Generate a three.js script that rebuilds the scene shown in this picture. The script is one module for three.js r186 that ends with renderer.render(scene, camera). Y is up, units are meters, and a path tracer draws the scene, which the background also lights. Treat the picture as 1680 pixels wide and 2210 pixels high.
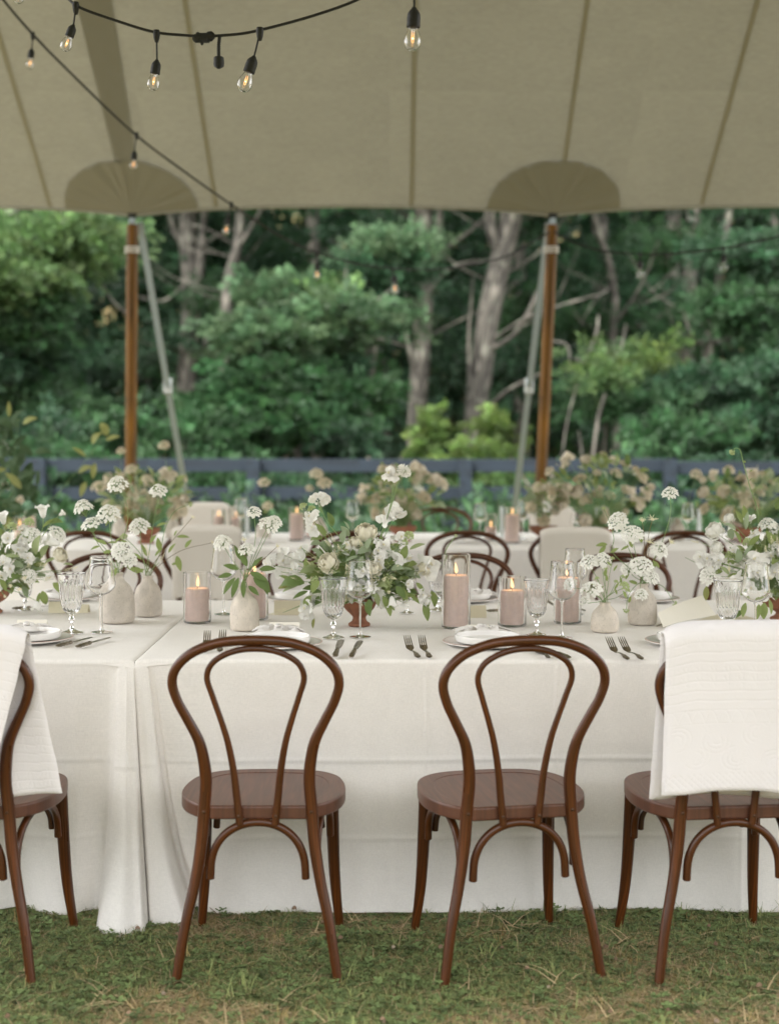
import * as THREE from 'three';
import { mergeGeometries } from 'three/addons/utils/BufferGeometryUtils.js';

// ------------------------------------------------------------------ camera, sky, sun, exposure
const F = 3240, CU = 840, CV = 1105, EYE = 1.41, PITCH = Math.atan(173 / F);
const scene = new THREE.Scene();
const camera = new THREE.PerspectiveCamera(2 * Math.atan(CV / F) * 180 / Math.PI, 778 / 1024, 0.05, 400);
camera.position.set(0, EYE, 0);
camera.rotation.set(-PITCH, 0, 0);
camera.focus = 4.55;
camera.userData.fStop = 2.05;
const renderer = new THREE.WebGLRenderer({ antialias: true });
renderer.setSize(778, 1024);
renderer.toneMapping = THREE.LinearToneMapping;
renderer.toneMappingExposure = 3.95;
renderer.shadowMap.enabled = true;
{
  const W = 64, H = 32, d = new Float32Array(W * H * 4);   // an even overcast sky, a little brighter overhead
  for (let y = 0; y < H; y++) for (let x = 0; x < W; x++) {
    const el = Math.max(0, Math.sin(((y + 0.5) / H - 0.5) * Math.PI)), k = 0.86 + 0.2 * el, o = (y * W + x) * 4;
    d[o] = 0.985 * k; d[o + 1] = 0.985 * k; d[o + 2] = 1.0 * k; d[o + 3] = 1;
  }
  const t = new THREE.DataTexture(d, W, H, THREE.RGBAFormat, THREE.FloatType);
  t.mapping = THREE.EquirectangularReflectionMapping; t.magFilter = THREE.LinearFilter; t.needsUpdate = true;
  scene.background = t; scene.environment = t;
}
const sun = new THREE.DirectionalLight(new THREE.Color(1, 0.96, 0.9), 1.4);
sun.position.set(-14, 26, 10); sun.target.position.set(0, 0, -10);
sun.castShadow = true; sun.shadow.radius = 24; sun.shadow.mapSize.set(2048, 2048);
Object.assign(sun.shadow.camera, { left: -30, right: 30, top: 30, bottom: -30, near: 1, far: 90 });
scene.add(sun, sun.target);

// ------------------------------------------------------------------ helpers
const V = (x, y, z) => new THREE.Vector3(x, y, z);
const rng = (s) => () => { s = (s + 0x6d2b79f5) | 0; let t = Math.imul(s ^ (s >>> 15), 1 | s); t = (t + Math.imul(t ^ (t >>> 7), 61 | t)) ^ t; return ((t ^ (t >>> 14)) >>> 0) / 4294967296; };
const ray = (u, v) => { const x = (u - CU) / F, y = -(v - CV) / F, c = Math.cos(PITCH), s = Math.sin(PITCH); return V(x, y * c - s, -y * s - c); };
const at = (u, v, d) => { const r = ray(u, v); return r.multiplyScalar(d / -r.z).add(camera.position); };      // the point at that depth
const onY = (u, v, h) => { const r = ray(u, v); return r.multiplyScalar((h - EYE) / r.y).add(camera.position); }; // the point at that height
const pxm = (d) => F / d;
const names = new Map();
const numbered = (n) => { const k = names.get(n) ?? 0; names.set(n, k + 1); return k ? `${n}_${String(k).padStart(3, '0')}` : n; };
function tag(o, label, category, group, kind) { const u = o.userData; if (label) u.label = label; if (category) u.category = category; if (group) u.group = group; if (kind) u.kind = kind; return o; }
function thing(name, label, category, pos = [0, 0, 0], turn = 0, group) {
  const o = new THREE.Group(); o.name = numbered(name); o.position.set(...(pos.isVector3 ? pos.toArray() : pos)); o.rotation.y = turn; scene.add(o);
  return tag(o, label, category, group);
}
const part = (name, geo, mat, parent) => { const m = new THREE.Mesh(Array.isArray(geo) ? join(geo) : geo, mat); m.name = parent ? name : numbered(name); m.castShadow = m.receiveShadow = true; (parent ?? scene).add(m); return m; };
const partCount = new WeakMap();
const sub = (name, geo, mat, parent) => { const m = part(name, geo, mat, parent); let c = partCount.get(parent); if (!c) partCount.set(parent, c = {}); const k = c[name] ?? 0; c[name] = k + 1; m.name = k ? `${name}_${String(k).padStart(3, '0')}` : name; return m; };
const struct = (name, geo, mat) => tag(part(name, geo, mat), null, null, null, 'structure');
function copy(o, name, label, pos, turn, group) { const c = o.clone(); c.name = numbered(name); scene.add(c); if (pos) c.position.copy(pos.isVector3 ? pos : V(...pos)); if (turn !== undefined) c.rotation.y = turn; if (label) c.userData.label = label; if (group) c.userData.group = group; return c; }
function clean(g) {
  if (!g.attributes.normal) g.computeVertexNormals();
  for (const k of Object.keys(g.attributes)) if (!['position', 'normal', 'uv'].includes(k)) g.deleteAttribute(k);
  if (!g.attributes.uv) g.setAttribute('uv', new THREE.BufferAttribute(new Float32Array(g.attributes.position.count * 2), 2));
  if (!g.index) g.setIndex([...Array(g.attributes.position.count).keys()]);
  g.morphAttributes = {}; g.clearGroups();
  return g;
}
const join = (list) => list.length === 1 ? list[0] : mergeGeometries(list.map(clean));
const UPV = V(0, 1, 0);
const move = (g, x, y, z) => g.translate(x, y, z);
const M4 = (pos, dir, roll = 0, s = 1) => {   // local +y goes along dir
  const q = new THREE.Quaternion().setFromUnitVectors(UPV, dir.clone().normalize()).multiply(new THREE.Quaternion().setFromAxisAngle(UPV, roll));
  return new THREE.Matrix4().compose(pos, q, s.isVector3 ? s : V(s, s, s));
};
const placed = (g, pos, dir, roll, s) => g.clone().applyMatrix4(M4(pos, dir, roll, s));
const place = (mesh, pos, dir, roll, s) => { M4(pos, dir, roll, s).decompose(mesh.position, mesh.quaternion, mesh.scale); return mesh; };

function surf(nu, nv, f, wrapU = false) {   // a sheet of (nu+1) x (nv+1) points; f(u, v) gives [x, y, z, s, t]
  const p = [], uv = [], idx = [];
  for (let j = 0; j <= nv; j++) for (let i = 0; i <= nu; i++) { const r = f(i / nu, j / nv); p.push(r[0], r[1], r[2]); uv.push(r[3] ?? i / nu, r[4] ?? j / nv); }
  for (let j = 0; j < nv; j++) for (let i = 0; i < nu; i++) { const a = j * (nu + 1) + i, b = a + 1, c = a + nu + 1, d = c + 1; idx.push(a, b, c, b, d, c); }
  const g = new THREE.BufferGeometry();
  g.setAttribute('position', new THREE.Float32BufferAttribute(p, 3)); g.setAttribute('uv', new THREE.Float32BufferAttribute(uv, 2)); g.setIndex(idx); g.computeVertexNormals();
  if (wrapU) { const n = g.attributes.normal; for (let j = 0; j <= nv; j++) { const a = j * (nu + 1), b = a + nu; const m = V(n.getX(a) + n.getX(b), n.getY(a) + n.getY(b), n.getZ(a) + n.getZ(b)).normalize(); n.setXYZ(a, m.x, m.y, m.z); n.setXYZ(b, m.x, m.y, m.z); } }
  return g;
}
function tube(pts, radii, seg = 24, rad = 8, caps = true) {   // a tapering tube through the points; uv in metres
  const vs = pts.map((p) => p.isVector3 ? p : V(...p)), curve = new THREE.CatmullRomCurve3(vs, false, 'centripetal');
  const R = typeof radii === 'number' ? () => radii : typeof radii === 'function' ? radii : (t) => { const x = t * (radii.length - 1), i = Math.min(radii.length - 2, Math.floor(x)); return radii[i] + (radii[i + 1] - radii[i]) * (x - i); };
  const P = [], T = []; for (let i = 0; i <= seg; i++) { P.push(curve.getPoint(i / seg)); T.push(curve.getTangent(i / seg)); }
  let nrm = Math.abs(T[0].y) < 0.9 ? V(0, 1, 0).cross(T[0]).normalize() : V(1, 0, 0).cross(T[0]).normalize();
  const p = [], uv = [], n = [], idx = []; let len = 0;
  const ring = (c, t, r, l, k = 0) => { const b = t.clone().cross(nrm).normalize(); for (let j = 0; j <= rad; j++) { const a = j / rad * Math.PI * 2, dx = nrm.clone().multiplyScalar(Math.cos(a)).addScaledVector(b, Math.sin(a)); p.push(c.x + dx.x * r, c.y + dx.y * r, c.z + dx.z * r); const q = dx.addScaledVector(t, k).normalize(); n.push(q.x, q.y, q.z); uv.push(j / rad * Math.max(r, 0.004) * 6.28, l); } };
  if (caps) { const r = R(0); ring(P[0].clone().addScaledVector(T[0], -r * 0.25), T[0], 1e-4, 0, -9); ring(P[0].clone().addScaledVector(T[0], -r * 0.2), T[0], r * 0.75, 0, -1.2); }
  for (let i = 0; i <= seg; i++) {
    if (i) { len += P[i].distanceTo(P[i - 1]); nrm.addScaledVector(T[i], -nrm.dot(T[i])).normalize(); }
    ring(P[i], T[i], R(i / seg), len);
  }
  if (caps) { const r = R(1); ring(P[seg].clone().addScaledVector(T[seg], r * 0.2), T[seg], r * 0.75, len, 1.2); ring(P[seg].clone().addScaledVector(T[seg], r * 0.25), T[seg], 1e-4, len, 9); }
  const rows = p.length / 3 / (rad + 1);
  for (let i = 0; i < rows - 1; i++) for (let j = 0; j < rad; j++) { const a = i * (rad + 1) + j, b = a + 1, c = a + rad + 1, d = c + 1; idx.push(a, b, c, b, d, c); }
  const g = new THREE.BufferGeometry();
  g.setAttribute('position', new THREE.Float32BufferAttribute(p, 3)); g.setAttribute('normal', new THREE.Float32BufferAttribute(n, 3)); g.setAttribute('uv', new THREE.Float32BufferAttribute(uv, 2)); g.setIndex(idx);
  return g;
}
function lathe(prof, seg = 40, mod) {   // profile of [radius, height]; mod(angle, radius, height, i) may change the radius; uv in metres
  let L = 0; const len = prof.map((q, i) => (L += i ? Math.hypot(q[0] - prof[i - 1][0], q[1] - prof[i - 1][1]) : 0));
  const n = prof.length - 1;
  return surf(seg, n, (u, v) => { const i = Math.round(v * n), a = -u * Math.PI * 2, [r0, y] = prof[i], r = mod ? mod(a, r0, y, i) : r0; return [Math.cos(a) * r, y, Math.sin(a) * r, u * 6.28 * Math.max(...prof.map((q) => q[0])), len[i]]; }, true);
}
function smoothProfile(pts, n = 40) { const c = new THREE.CatmullRomCurve3(pts.map((p) => V(p[0], p[1], 0)), false, 'centripetal'); return c.getPoints(n).map((p) => [Math.max(p.x, 1e-4), p.y]); }
function box(w, h, d, b = 0.004) {
  const s = new THREE.Shape(); const x = w / 2 - b, y = h / 2 - b; s.moveTo(-x, -y); s.lineTo(x, -y); s.lineTo(x, y); s.lineTo(-x, y); s.closePath();
  return clean(new THREE.ExtrudeGeometry(s, { depth: d - 2 * b, bevelEnabled: true, bevelThickness: b, bevelSize: b, bevelSegments: 1 }).translate(0, 0, -d / 2 + b));
}
// value noise that repeats after p cells
function noiser(seed) {
  const r = rng(seed), T = new Float32Array(65536).map(() => r());
  const h = (x, y) => T[((x * 73 + y * 4099) & 65535) ^ ((x * 19349663 ^ y * 83492791) & 65535)];
  return (x, y, p = 0) => {
    const ix = Math.floor(x), iy = Math.floor(y), fx = x - ix, fy = y - iy, s = fx * fx * (3 - 2 * fx), t = fy * fy * (3 - 2 * fy), w = (a) => p ? ((a % p) + p) % p : a;
    const a = h(w(ix), w(iy)), b = h(w(ix + 1), w(iy)), c = h(w(ix), w(iy + 1)), d = h(w(ix + 1), w(iy + 1));
    return a + (b - a) * s + (c - a) * t + (a - b - c + d) * s * t;
  };
}
const N1 = noiser(11), N2 = noiser(29);
const fbm = (x, y, o = 4, n = N1) => { let s = 0, a = 0.5, f = 1; for (let i = 0; i < o; i++) { s += a * n(x * f + i * 17.3, y * f + i * 9.1); a /= 2; f *= 2; } return s; };
function tex(w, h, f, srgb, rx = 1, ry = 1) {   // f(x, y) in 0..1 gives a grey or [r, g, b], 0..1
  const d = new Uint8Array(w * h * 4);
  for (let y = 0; y < h; y++) for (let x = 0; x < w; x++) { const c = f(x / w, y / h), o = (y * w + x) * 4; for (let k = 0; k < 3; k++) d[o + k] = Math.max(0, Math.min(255, 255 * (c.length ? c[k] : c))); d[o + 3] = 255; }
  const t = new THREE.DataTexture(d, w, h, THREE.RGBAFormat); t.wrapS = t.wrapT = THREE.RepeatWrapping; t.magFilter = THREE.LinearFilter; t.minFilter = THREE.LinearMipmapLinearFilter; t.generateMipmaps = true; t.repeat.set(rx, ry);
  if (srgb) t.colorSpace = THREE.SRGBColorSpace; t.needsUpdate = true; return t;
}
const rgb = (r, g, b) => new THREE.Color().setRGB(r, g, b);
const std = (o) => new THREE.MeshStandardMaterial(o), phys = (o) => new THREE.MeshPhysicalMaterial({ side: THREE.DoubleSide, ...o });

// ------------------------------------------------------------------ materials
const M = {};
{
  // bent beech, stained dark: grain along the length (v), few worn pale nicks
  const grain = tex(256, 1024, (x, y) => {
    const g = 0.5 * N1(x * 40, y * 3, 0) + 0.3 * N2(x * 90, y * 5, 0) + 0.3 * N1(x * 6, y * 3 + 40, 0);
    const nick = N2(x * 26 + 5, y * 44) > 0.982 ? 0.35 : 0, k = 0.52 + 0.82 * g;
    return [0.315 * k + nick * 0.45, 0.168 * k + nick * 0.35, 0.064 * k + nick * 0.22];
  }, true, 8, 2);
  const rough = tex(128, 256, (x, y) => 0.42 + 0.12 * fbm(x * 40, y * 4, 3), false, 8, 2);
  M.wood = phys({ map: grain, roughnessMap: rough, roughness: 0.62, specularIntensity: 0.9 });
  const seat = tex(512, 512, (x, y) => { const g = 0.6 * N1(x * 60, y * 5, 60) + 0.4 * N2(x * 120, y * 9), k = 0.78 + 0.34 * g + 0.18 * (fbm(x * 4, y * 4, 3) - 0.5); return [0.40 * k, 0.25 * k, 0.18 * k]; }, true, 2, 2);
  M.seat = phys({ map: seat, roughness: 0.42, clearcoat: 0.2, clearcoatRoughness: 0.35 });
  M.screw = std({ color: rgb(0.09, 0.05, 0.03), metalness: 0.7, roughness: 0.4 });
  const weave = tex(256, 256, (x, y) => 0.5 + 0.22 * Math.sin(x * 6.283 * 64) * Math.cos(y * 6.283 * 64) + 0.3 * (N1(x * 64, y * 128, 64) - 0.5) + 0.2 * (N2(x * 128, y * 32, 32) - 0.5), false, 16, 16);
  const linen = tex(512, 512, (x, y) => { const k = 1 + 0.03 * (N1(x * 256, y * 40, 0) - 0.5) + 0.03 * (N2(x * 40, y * 256, 0) - 0.5) + 0.025 * (fbm(x * 5, y * 5, 3) - 0.45); return [0.945 * k, 0.93 * k, 0.908 * k]; }, true, 4, 4);
  M.cloth = phys({ map: linen, bumpMap: weave, bumpScale: 0.0002, roughness: 0.95, sheen: 0.2, sheenRoughness: 0.6, sheenColor: rgb(1, 0.97, 0.92) });
  M.napkin = phys({ color: rgb(0.8, 0.77, 0.74), bumpMap: weave, bumpScale: 0.0003, roughness: 0.95 });
  const stone = (a) => tex(512, 512, (x, y) => { const k = 0.92 + 0.16 * fbm(x * 9, y * 9, 4), s = N2(x * 130, y * 130) > 0.86 ? -0.13 : 0, q = N1(x * 190, y * 190) > 0.9 ? -0.16 : 0; return a.map((c) => c * k + s + q); }, true, 4, 4);
  const pits = tex(256, 256, (x, y) => 0.6 * fbm(x * 40, y * 40, 3) + (N2(x * 120, y * 120) > 0.85 ? 0.25 : 0), false, 5, 5);
  M.stoneware = phys({ map: stone([0.82, 0.785, 0.74]), bumpMap: pits, bumpScale: 0.001, roughness: 0.82 });
  M.stonewareSmooth = phys({ map: stone([0.85, 0.81, 0.755]), bumpMap: pits, bumpScale: 0.0004, roughness: 0.6 });
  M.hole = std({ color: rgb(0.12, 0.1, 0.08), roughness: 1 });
  M.terracotta = phys({ map: tex(256, 256, (x, y) => { const k = 0.8 + 0.4 * fbm(x * 8, y * 14, 4); return [0.56 * k, 0.37 * k, 0.275 * k]; }, true, 4, 4), bumpMap: pits, bumpScale: 0.0006, roughness: 0.85 });
  M.wax = phys({ map: tex(256, 256, (x, y) => { const k = 0.95 + 0.08 * fbm(x * 20, y * 20, 3) + (N2(x * 120, y * 120) > 0.86 ? 0.035 : 0); return [0.955 * k, 0.85 * k, 0.805 * k]; }, true, 5, 5), bumpMap: pits, bumpScale: 0.0003, roughness: 0.62 });
  M.wick = std({ color: rgb(0.02, 0.015, 0.01), roughness: 1 });
  M.flame = std({ color: 0x000000, emissive: rgb(1, 0.55, 0.24), emissiveIntensity: 0.7, roughness: 1 });
  M.pane = phys({ color: rgb(0.97, 0.985, 0.98), transmission: 1, thickness: 0, roughness: 0.02, ior: 1.5 });
  M.glass = phys({ color: rgb(1, 1, 1), transmission: 1, thickness: 0.01, roughness: 0.01, ior: 1.5 });
  M.china = phys({ color: rgb(0.83, 0.81, 0.78), roughness: 0.25, clearcoat: 0.4, clearcoatRoughness: 0.1 });
  M.chinaRim = phys({ color: rgb(0.5, 0.33, 0.28), roughness: 0.35 });
  M.silver = phys({ map: tex(128, 128, (x, y) => { const k = 0.7 + 0.5 * fbm(x * 10, y * 10, 4); return [0.66 * k, 0.62 * k, 0.57 * k]; }, true, 12, 12), metalness: 1, roughness: 0.28 });
  M.paper = phys({ map: tex(128, 128, (x, y) => { const k = 0.97 + 0.06 * fbm(x * 20, y * 20, 3); return [0.97 * k, 0.95 * k, 0.9 * k]; }, true, 10, 10), roughness: 0.9 });
  M.paperCream = phys({ color: rgb(0.78, 0.72, 0.55), roughness: 0.9 });
  const petal = (c, o = {}) => phys({ color: rgb(...c), roughness: 1, transmission: 0.16, thickness: 0, ...o });
  M.petal = petal([0.94, 0.93, 0.87]); M.petalCream = petal([0.91, 0.87, 0.72]); M.petalWhite = petal([0.95, 0.94, 0.9]); M.petalShade = petal([0.72, 0.64, 0.48]); M.petalShadePale = petal([0.8, 0.73, 0.6]);  // back table petals carry its shade in a duller beige colour
  M.filler = petal([0.86, 0.81, 0.58]); M.fillerGreen = petal([0.5, 0.58, 0.28]);
  const leaf = (c, o = {}) => phys({ color: rgb(...c), clearcoat: 0.3, clearcoatRoughness: 0.4, roughness: 1, transmission: 0.35, thickness: 0, ...o });
  M.leafs = [leaf([0.16, 0.24, 0.065]), leaf([0.3, 0.38, 0.12]), leaf([0.35, 0.42, 0.2]), leaf([0.24, 0.31, 0.09])];
  M.sage = leaf([0.33, 0.41, 0.25]); M.leafYellow = leaf([0.3, 0.32, 0.1]); M.leafDark = leaf([0.05, 0.1, 0.034]);
  M.stem = phys({ color: rgb(0.22, 0.32, 0.12), roughness: 0.7 }); M.stemBrown = phys({ color: rgb(0.2, 0.14, 0.06), roughness: 0.8 });
  M.quilt = null;
  const canvasBump = tex(256, 256, (x, y) => 0.5 + 0.3 * Math.sin(y * 6.283 * 48) * 0.5 + 0.3 * (N1(x * 90, y * 48, 0) - 0.5), false, 3, 3);
  const canvas = tex(512, 512, (x, y) => { const k = 1 + 0.07 * (N1(x * 60, y * 256) - 0.5) + 0.08 * (fbm(x * 4, y * 7, 4) - 0.45); return [0.62 * k, 0.615 * k, 0.56 * k]; }, true, 0.6, 0.6);
  M.canvas = phys({ map: canvas, bumpMap: canvasBump, bumpScale: 0.0005, roughness: 1, transmission: 0.07, thickness: 0 });
  M.canvasPatch = phys({ color: rgb(0.27, 0.26, 0.195), bumpMap: canvasBump, bumpScale: 0.0005, roughness: 1, transmission: 0.1, thickness: 0 });
  M.canvasSeam = phys({ color: rgb(0.32, 0.305, 0.22), roughness: 1, transmission: 0.08, thickness: 0 });
  M.canvasFlap = phys({ color: rgb(0.25, 0.245, 0.195), bumpMap: canvasBump, bumpScale: 0.0005, roughness: 1, transmission: 0.1, thickness: 0 });
  M.pole = phys({ map: tex(128, 512, (x, y) => { const k = 0.7 + 0.6 * N1(x * 24, y * 8); return [0.42 * k, 0.285 * k, 0.075 * k]; }, true, 4, 0.6), roughness: 0.5, specularIntensity: 0.6 });
  M.webbing = std({ color: rgb(0.38, 0.46, 0.52), roughness: 0.85 });
  M.metal = std({ color: rgb(0.4, 0.42, 0.4), metalness: 0.8, roughness: 0.45 });
  M.fence = phys({ map: tex(256, 64, (x, y) => { const k = 0.75 + 0.5 * N1(x * 5, y * 30, 0); return [0.13 * k, 0.172 * k, 0.212 * k]; }, true, 0.5, 4), roughness: 0.8 });
  M.rubber = std({ color: rgb(0.012, 0.014, 0.012), roughness: 0.6 });
  M.filament = std({ color: 0x000000, emissive: rgb(1, 0.42, 0.13), emissiveIntensity: 1.0 });
  const bark = tex(128, 512, (x, y) => { const r = Math.abs(N1(x * 16, y * 9, 16) - 0.5) * 2, k = 0.55 + 0.55 * r + 0.3 * (fbm(x * 6, y * 5, 3) - 0.4), lich = N2(x * 9, y * 14) > 0.78 ? 0.06 : 0; return [0.49 * k + lich, 0.47 * k + lich * 1.2, 0.435 * k + lich]; }, true, 2, 0.5);
  const barkB = tex(128, 512, (x, y) => Math.abs(N1(x * 16, y * 9, 16) - 0.5) * 2, false, 2, 0.5);
  M.bark = std({ map: bark, bumpMap: barkB, bumpScale: 0.02, roughness: 0.95 });
  M.twig = std({ color: rgb(0.2, 0.17, 0.14), roughness: 0.95 });
}

// ------------------------------------------------------------------ ground
const dryAt = (x, z) => { const n = fbm(x * 2.1 + 30, z * 2.6 + 11, 4); return THREE.MathUtils.smoothstep(n + 0.09 * THREE.MathUtils.smoothstep(z, -3.95, -3.4), 0.55, 0.8); };   // where the lawn has dried out
{
  const soil = tex(1024, 1024, (x, y) => { const a = fbm(x * 16, y * 16, 5), b = N2(x * 340, y * 340), c = a * 0.7 + b * 0.3; return c > 0.5 ? [0.42 + 0.2 * b, 0.36 + 0.15 * b, 0.23 + 0.1 * b] : [0.22 + 0.1 * b, 0.25 + 0.13 * b, 0.13 + 0.06 * b]; }, true, 0.5, 0.5);
  const g = surf(120, 120, (u, v) => { const x = (u - 0.5) * 240, z = (v - 0.5) * 240 - 20; const hill = THREE.MathUtils.smoothstep(-z, 34, 80) * 16; return [x, hill, z, x, z]; });
  g.index.array.reverse(); g.computeVertexNormals();
  struct('ground', g, std({ map: soil, roughness: 1 }));
}

// ------------------------------------------------------------------ tent
const EAVE_D = 11, EAVE_Y = 3.0;
const POLES = [{ u: 291, x: (291 - 840) * 11 / F }, { u: 1189, x: (1189 - 840) * 11 / F }];
{
  // profile along the depth: near eave, ridge, far eave; the far eave dips at its poles
  const px = [-4.93, POLES[0].x, POLES[1].x, 4.24, 7.3];
  const dip = (x) => { let k = 0; for (const p of px) k = Math.max(k, Math.exp(-Math.abs(x - p) / 0.55)); return k; };
  const zN = -0.9, zR = -6.0, yR = 6.17, zF = -EAVE_D;
  const ceil = (x, t) => {   // t 0 far eave .. 1 ridge .. 2 near eave
    if (t <= 1) { const s = t, sag = -0.12 * Math.sin(Math.PI * s); const e = dip(x); return [zF + (zR - zF) * s + 0.0, EAVE_Y + 0.055 - 0.075 * e * Math.exp(-s * 14) + (yR - EAVE_Y) * s + sag * 0.6]; }
    const s = t - 1; return [zR + (zN - zR) * s, yR + (3.05 - yR) * s - 0.07 * Math.sin(Math.PI * s)];
  };
  const ripple = (x, z) => { let k = 0.006 * (fbm(x * 0.9 + 3, z * 0.5, 3) - 0.47) * Math.min(1, (z + EAVE_D) * 2); for (const c of px) { const a = Math.atan2(z - zF + 0.001, x - c), r = Math.hypot(z - zF, x - c); k += 0.007 * Math.sin(a * 19 + 3 * Math.sin(a * 5 + c)) * Math.exp(-r / 0.9) * Math.min(1, r * 3) * Math.min(1, (z - zF) * 6); } return k; };
  const X0 = -5.0, X1 = 6.6;
  const tent = thing('sailcloth_tent', 'large cream sailcloth tent roof sloping over the dining tables', 'tent', [0, 0, 0]);
  part('canopy', surf(320, 220, (u, v) => { const x = X0 + (X1 - X0) * u, [z, y] = ceil(x, v * 2); return [x, y + ripple(x, z), z, x, z]; }), M.canvas, tent);
  const strip = (xa, xb, w0, w1, t0, t1, off, m, name) => sub(name, surf(6, 60, (u, v) => { const t = t0 + (t1 - t0) * v, w = w0 + (w1 - w0) * v, x = xa + (xb - xa) * v + (u - 0.5) * w, [z, y] = ceil(x, t); return [x, y - off + ripple(x, z), z, x, z]; }), m, tent);
  for (const x of [-4.05, -2.455, -1.256, 0.16, 1.22, 2.258, 3.45, 4.6]) strip(x, x - (x > 1 ? 0.03 : 0) + (x > 0 ? -0.004 : 0.02), 0.032, 0.032, 0.004, 1, 0.005, M.canvasSeam, 'seam');
  strip(POLES[0].x + 0.02, POLES[0].x + 0.09, 0.13, 0.29, 0.004, 0.6, 0.008, M.canvasFlap, 'lacing_flap');
  for (const p of POLES) {   // half-round patches fanned out from the pole heads, with stitched folds
    const sl = Math.hypot(zR - zF, yR - EAVE_Y), R = 0.478;
    sub('reinforcement_patch', surf(120, 14, (u, v) => {
      const a = Math.PI * u, r = R * v, x = p.x + Math.cos(a) * r, t = Math.sin(a) * r * 1.06 / sl + 0.0045, [z, y] = ceil(x, t);
      const fold = 0.014 * Math.pow(Math.abs(Math.sin(u * 22 + 0.4 * Math.sin(u * 9))), 4) * v * (1 - 0.4 * v);
      return [x, y - 0.013 - fold + ripple(x, z), z, x, z];
    }), M.canvasPatch, tent);
  }
  const hemPts = []; for (let i = 0; i <= 120; i++) { const x = X0 + (X1 - X0) * i / 120, [z, y] = ceil(x, 0); hemPts.push([x, y - 0.004, z]); }
  part('hem', tube(hemPts, 0.012, 360, 6), M.canvas, tent);
  // wooden side poles with a metal spike, rope lashing, and grey webbing guy straps
  POLES.forEach((p, i) => {
    const top = V(p.x, EAVE_Y - 0.02, -EAVE_D - 0.0), foot = at(i ? 1153 : 280, 1345, 11).setY(0);
    const t = thing('tent_pole', i ? 'varnished wooden tent pole standing right of the two pale leaning trunks' : 'varnished wooden tent pole at the left, below the canopy with the wide seam flap', 'tent pole', foot, 0, null);
    const rel = top.clone().sub(foot), k = (s) => rel.clone().multiplyScalar(s);
    part('shaft', tube([V(0, 0, 0), k(0.5), k(0.975)], 0.042, 20, 14), M.pole, t);
    part('spike', tube([k(0.97), k(0.985), k(1.055)], [0.03, 0.024, 0.014], 12, 10), M.webbing, t);
    part('lashing', [0, 1, 2].map((q) => tube(Array.from({ length: 17 }, (_, j) => { const a = j / 16 * Math.PI * 2; return k(0.91 + q * 0.006).add(V(Math.cos(a) * 0.05, 0, Math.sin(a) * 0.05)); }), 0.006, 24, 6, false)), std({ color: rgb(0.7, 0.68, 0.62), roughness: 0.9 }), t);
    part('collar', lathe([[0.02, -0.02], [0.034, -0.018], [0.036, 0.01], [0.02, 0.014]], 20).translate(rel.x * 1.0, rel.y, rel.z), M.rubber, t);
    const a = V(p.x + (i ? -0.03 : 0.05), EAVE_Y - 0.07, -EAVE_D - 0.02), q = at(i ? 1112 : 404, 1075, 13.2), b = q.clone().sub(a).multiplyScalar(1.52).add(a); 
    const g = thing('guy_strap', i ? 'grey webbing guy strap slanting down to the left behind the right tent pole' : 'grey webbing guy strap slanting down to the right behind the left tent pole', 'guy strap', V(b.x, 0, b.z));
    const w = V(b.x, 0, b.z);
    part('strap', surf(1, 30, (u, v) => { const c = a.clone().lerp(b, v).sub(w), o = (u - 0.5) * 0.05; return [c.x + o, c.y - 0.03 * Math.sin(v * 3.1), c.z]; }), std({ color: M.webbing.color, roughness: 0.85, side: THREE.DoubleSide }), g);
    part('ratchet', move(box(0.07, 0.12, 0.05), ...a.clone().lerp(b, 0.36).sub(w).toArray()), M.metal, g);
    part('stake', tube([V(0, -0.2, 0), V(0, Math.max(0.12, b.y), 0)], 0.014, 4, 8), M.metal, g);
  });
}

// ------------------------------------------------------------------ fence
{
  const d = 17, zf = -d, f = thing('wooden_fence', 'blue grey weathered post and rail fence along the edge of the woods', 'fence', [0, 0, zf]);
  const pu = [-820, -365, 90, 548, 1003, 1441, 1890, 2350, -1280], r = rng(5);
  const X = (u) => (u - 840) * d / F;
  for (const u of pu) sub('post', move(box(0.14, 1.12, 0.14), X(u), 0.545, 0.09), M.fence, f);
  const us = [...pu].sort((a, b) => a - b);
  for (let i = 0; i < us.length - 1; i++) for (const [h, dy] of [[1.03, 0], [0.71, 0.0], [0.38, 0]]) {
    const low = us[i] >= 1441 ? -0.035 : us[i] < 90 ? 0.01 : 0, w = X(us[i + 1]) - X(us[i]);
    const g = box(w + 0.02, 0.148, 0.035); g.rotateZ((r() - 0.5) * 0.008);
    sub('rail', move(g, (X(us[i]) + X(us[i + 1])) / 2, h + dy + low + (r() - 0.5) * 0.008, -0.004 + (i % 2) * 0.004), M.fence, f);
  }
}

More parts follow.
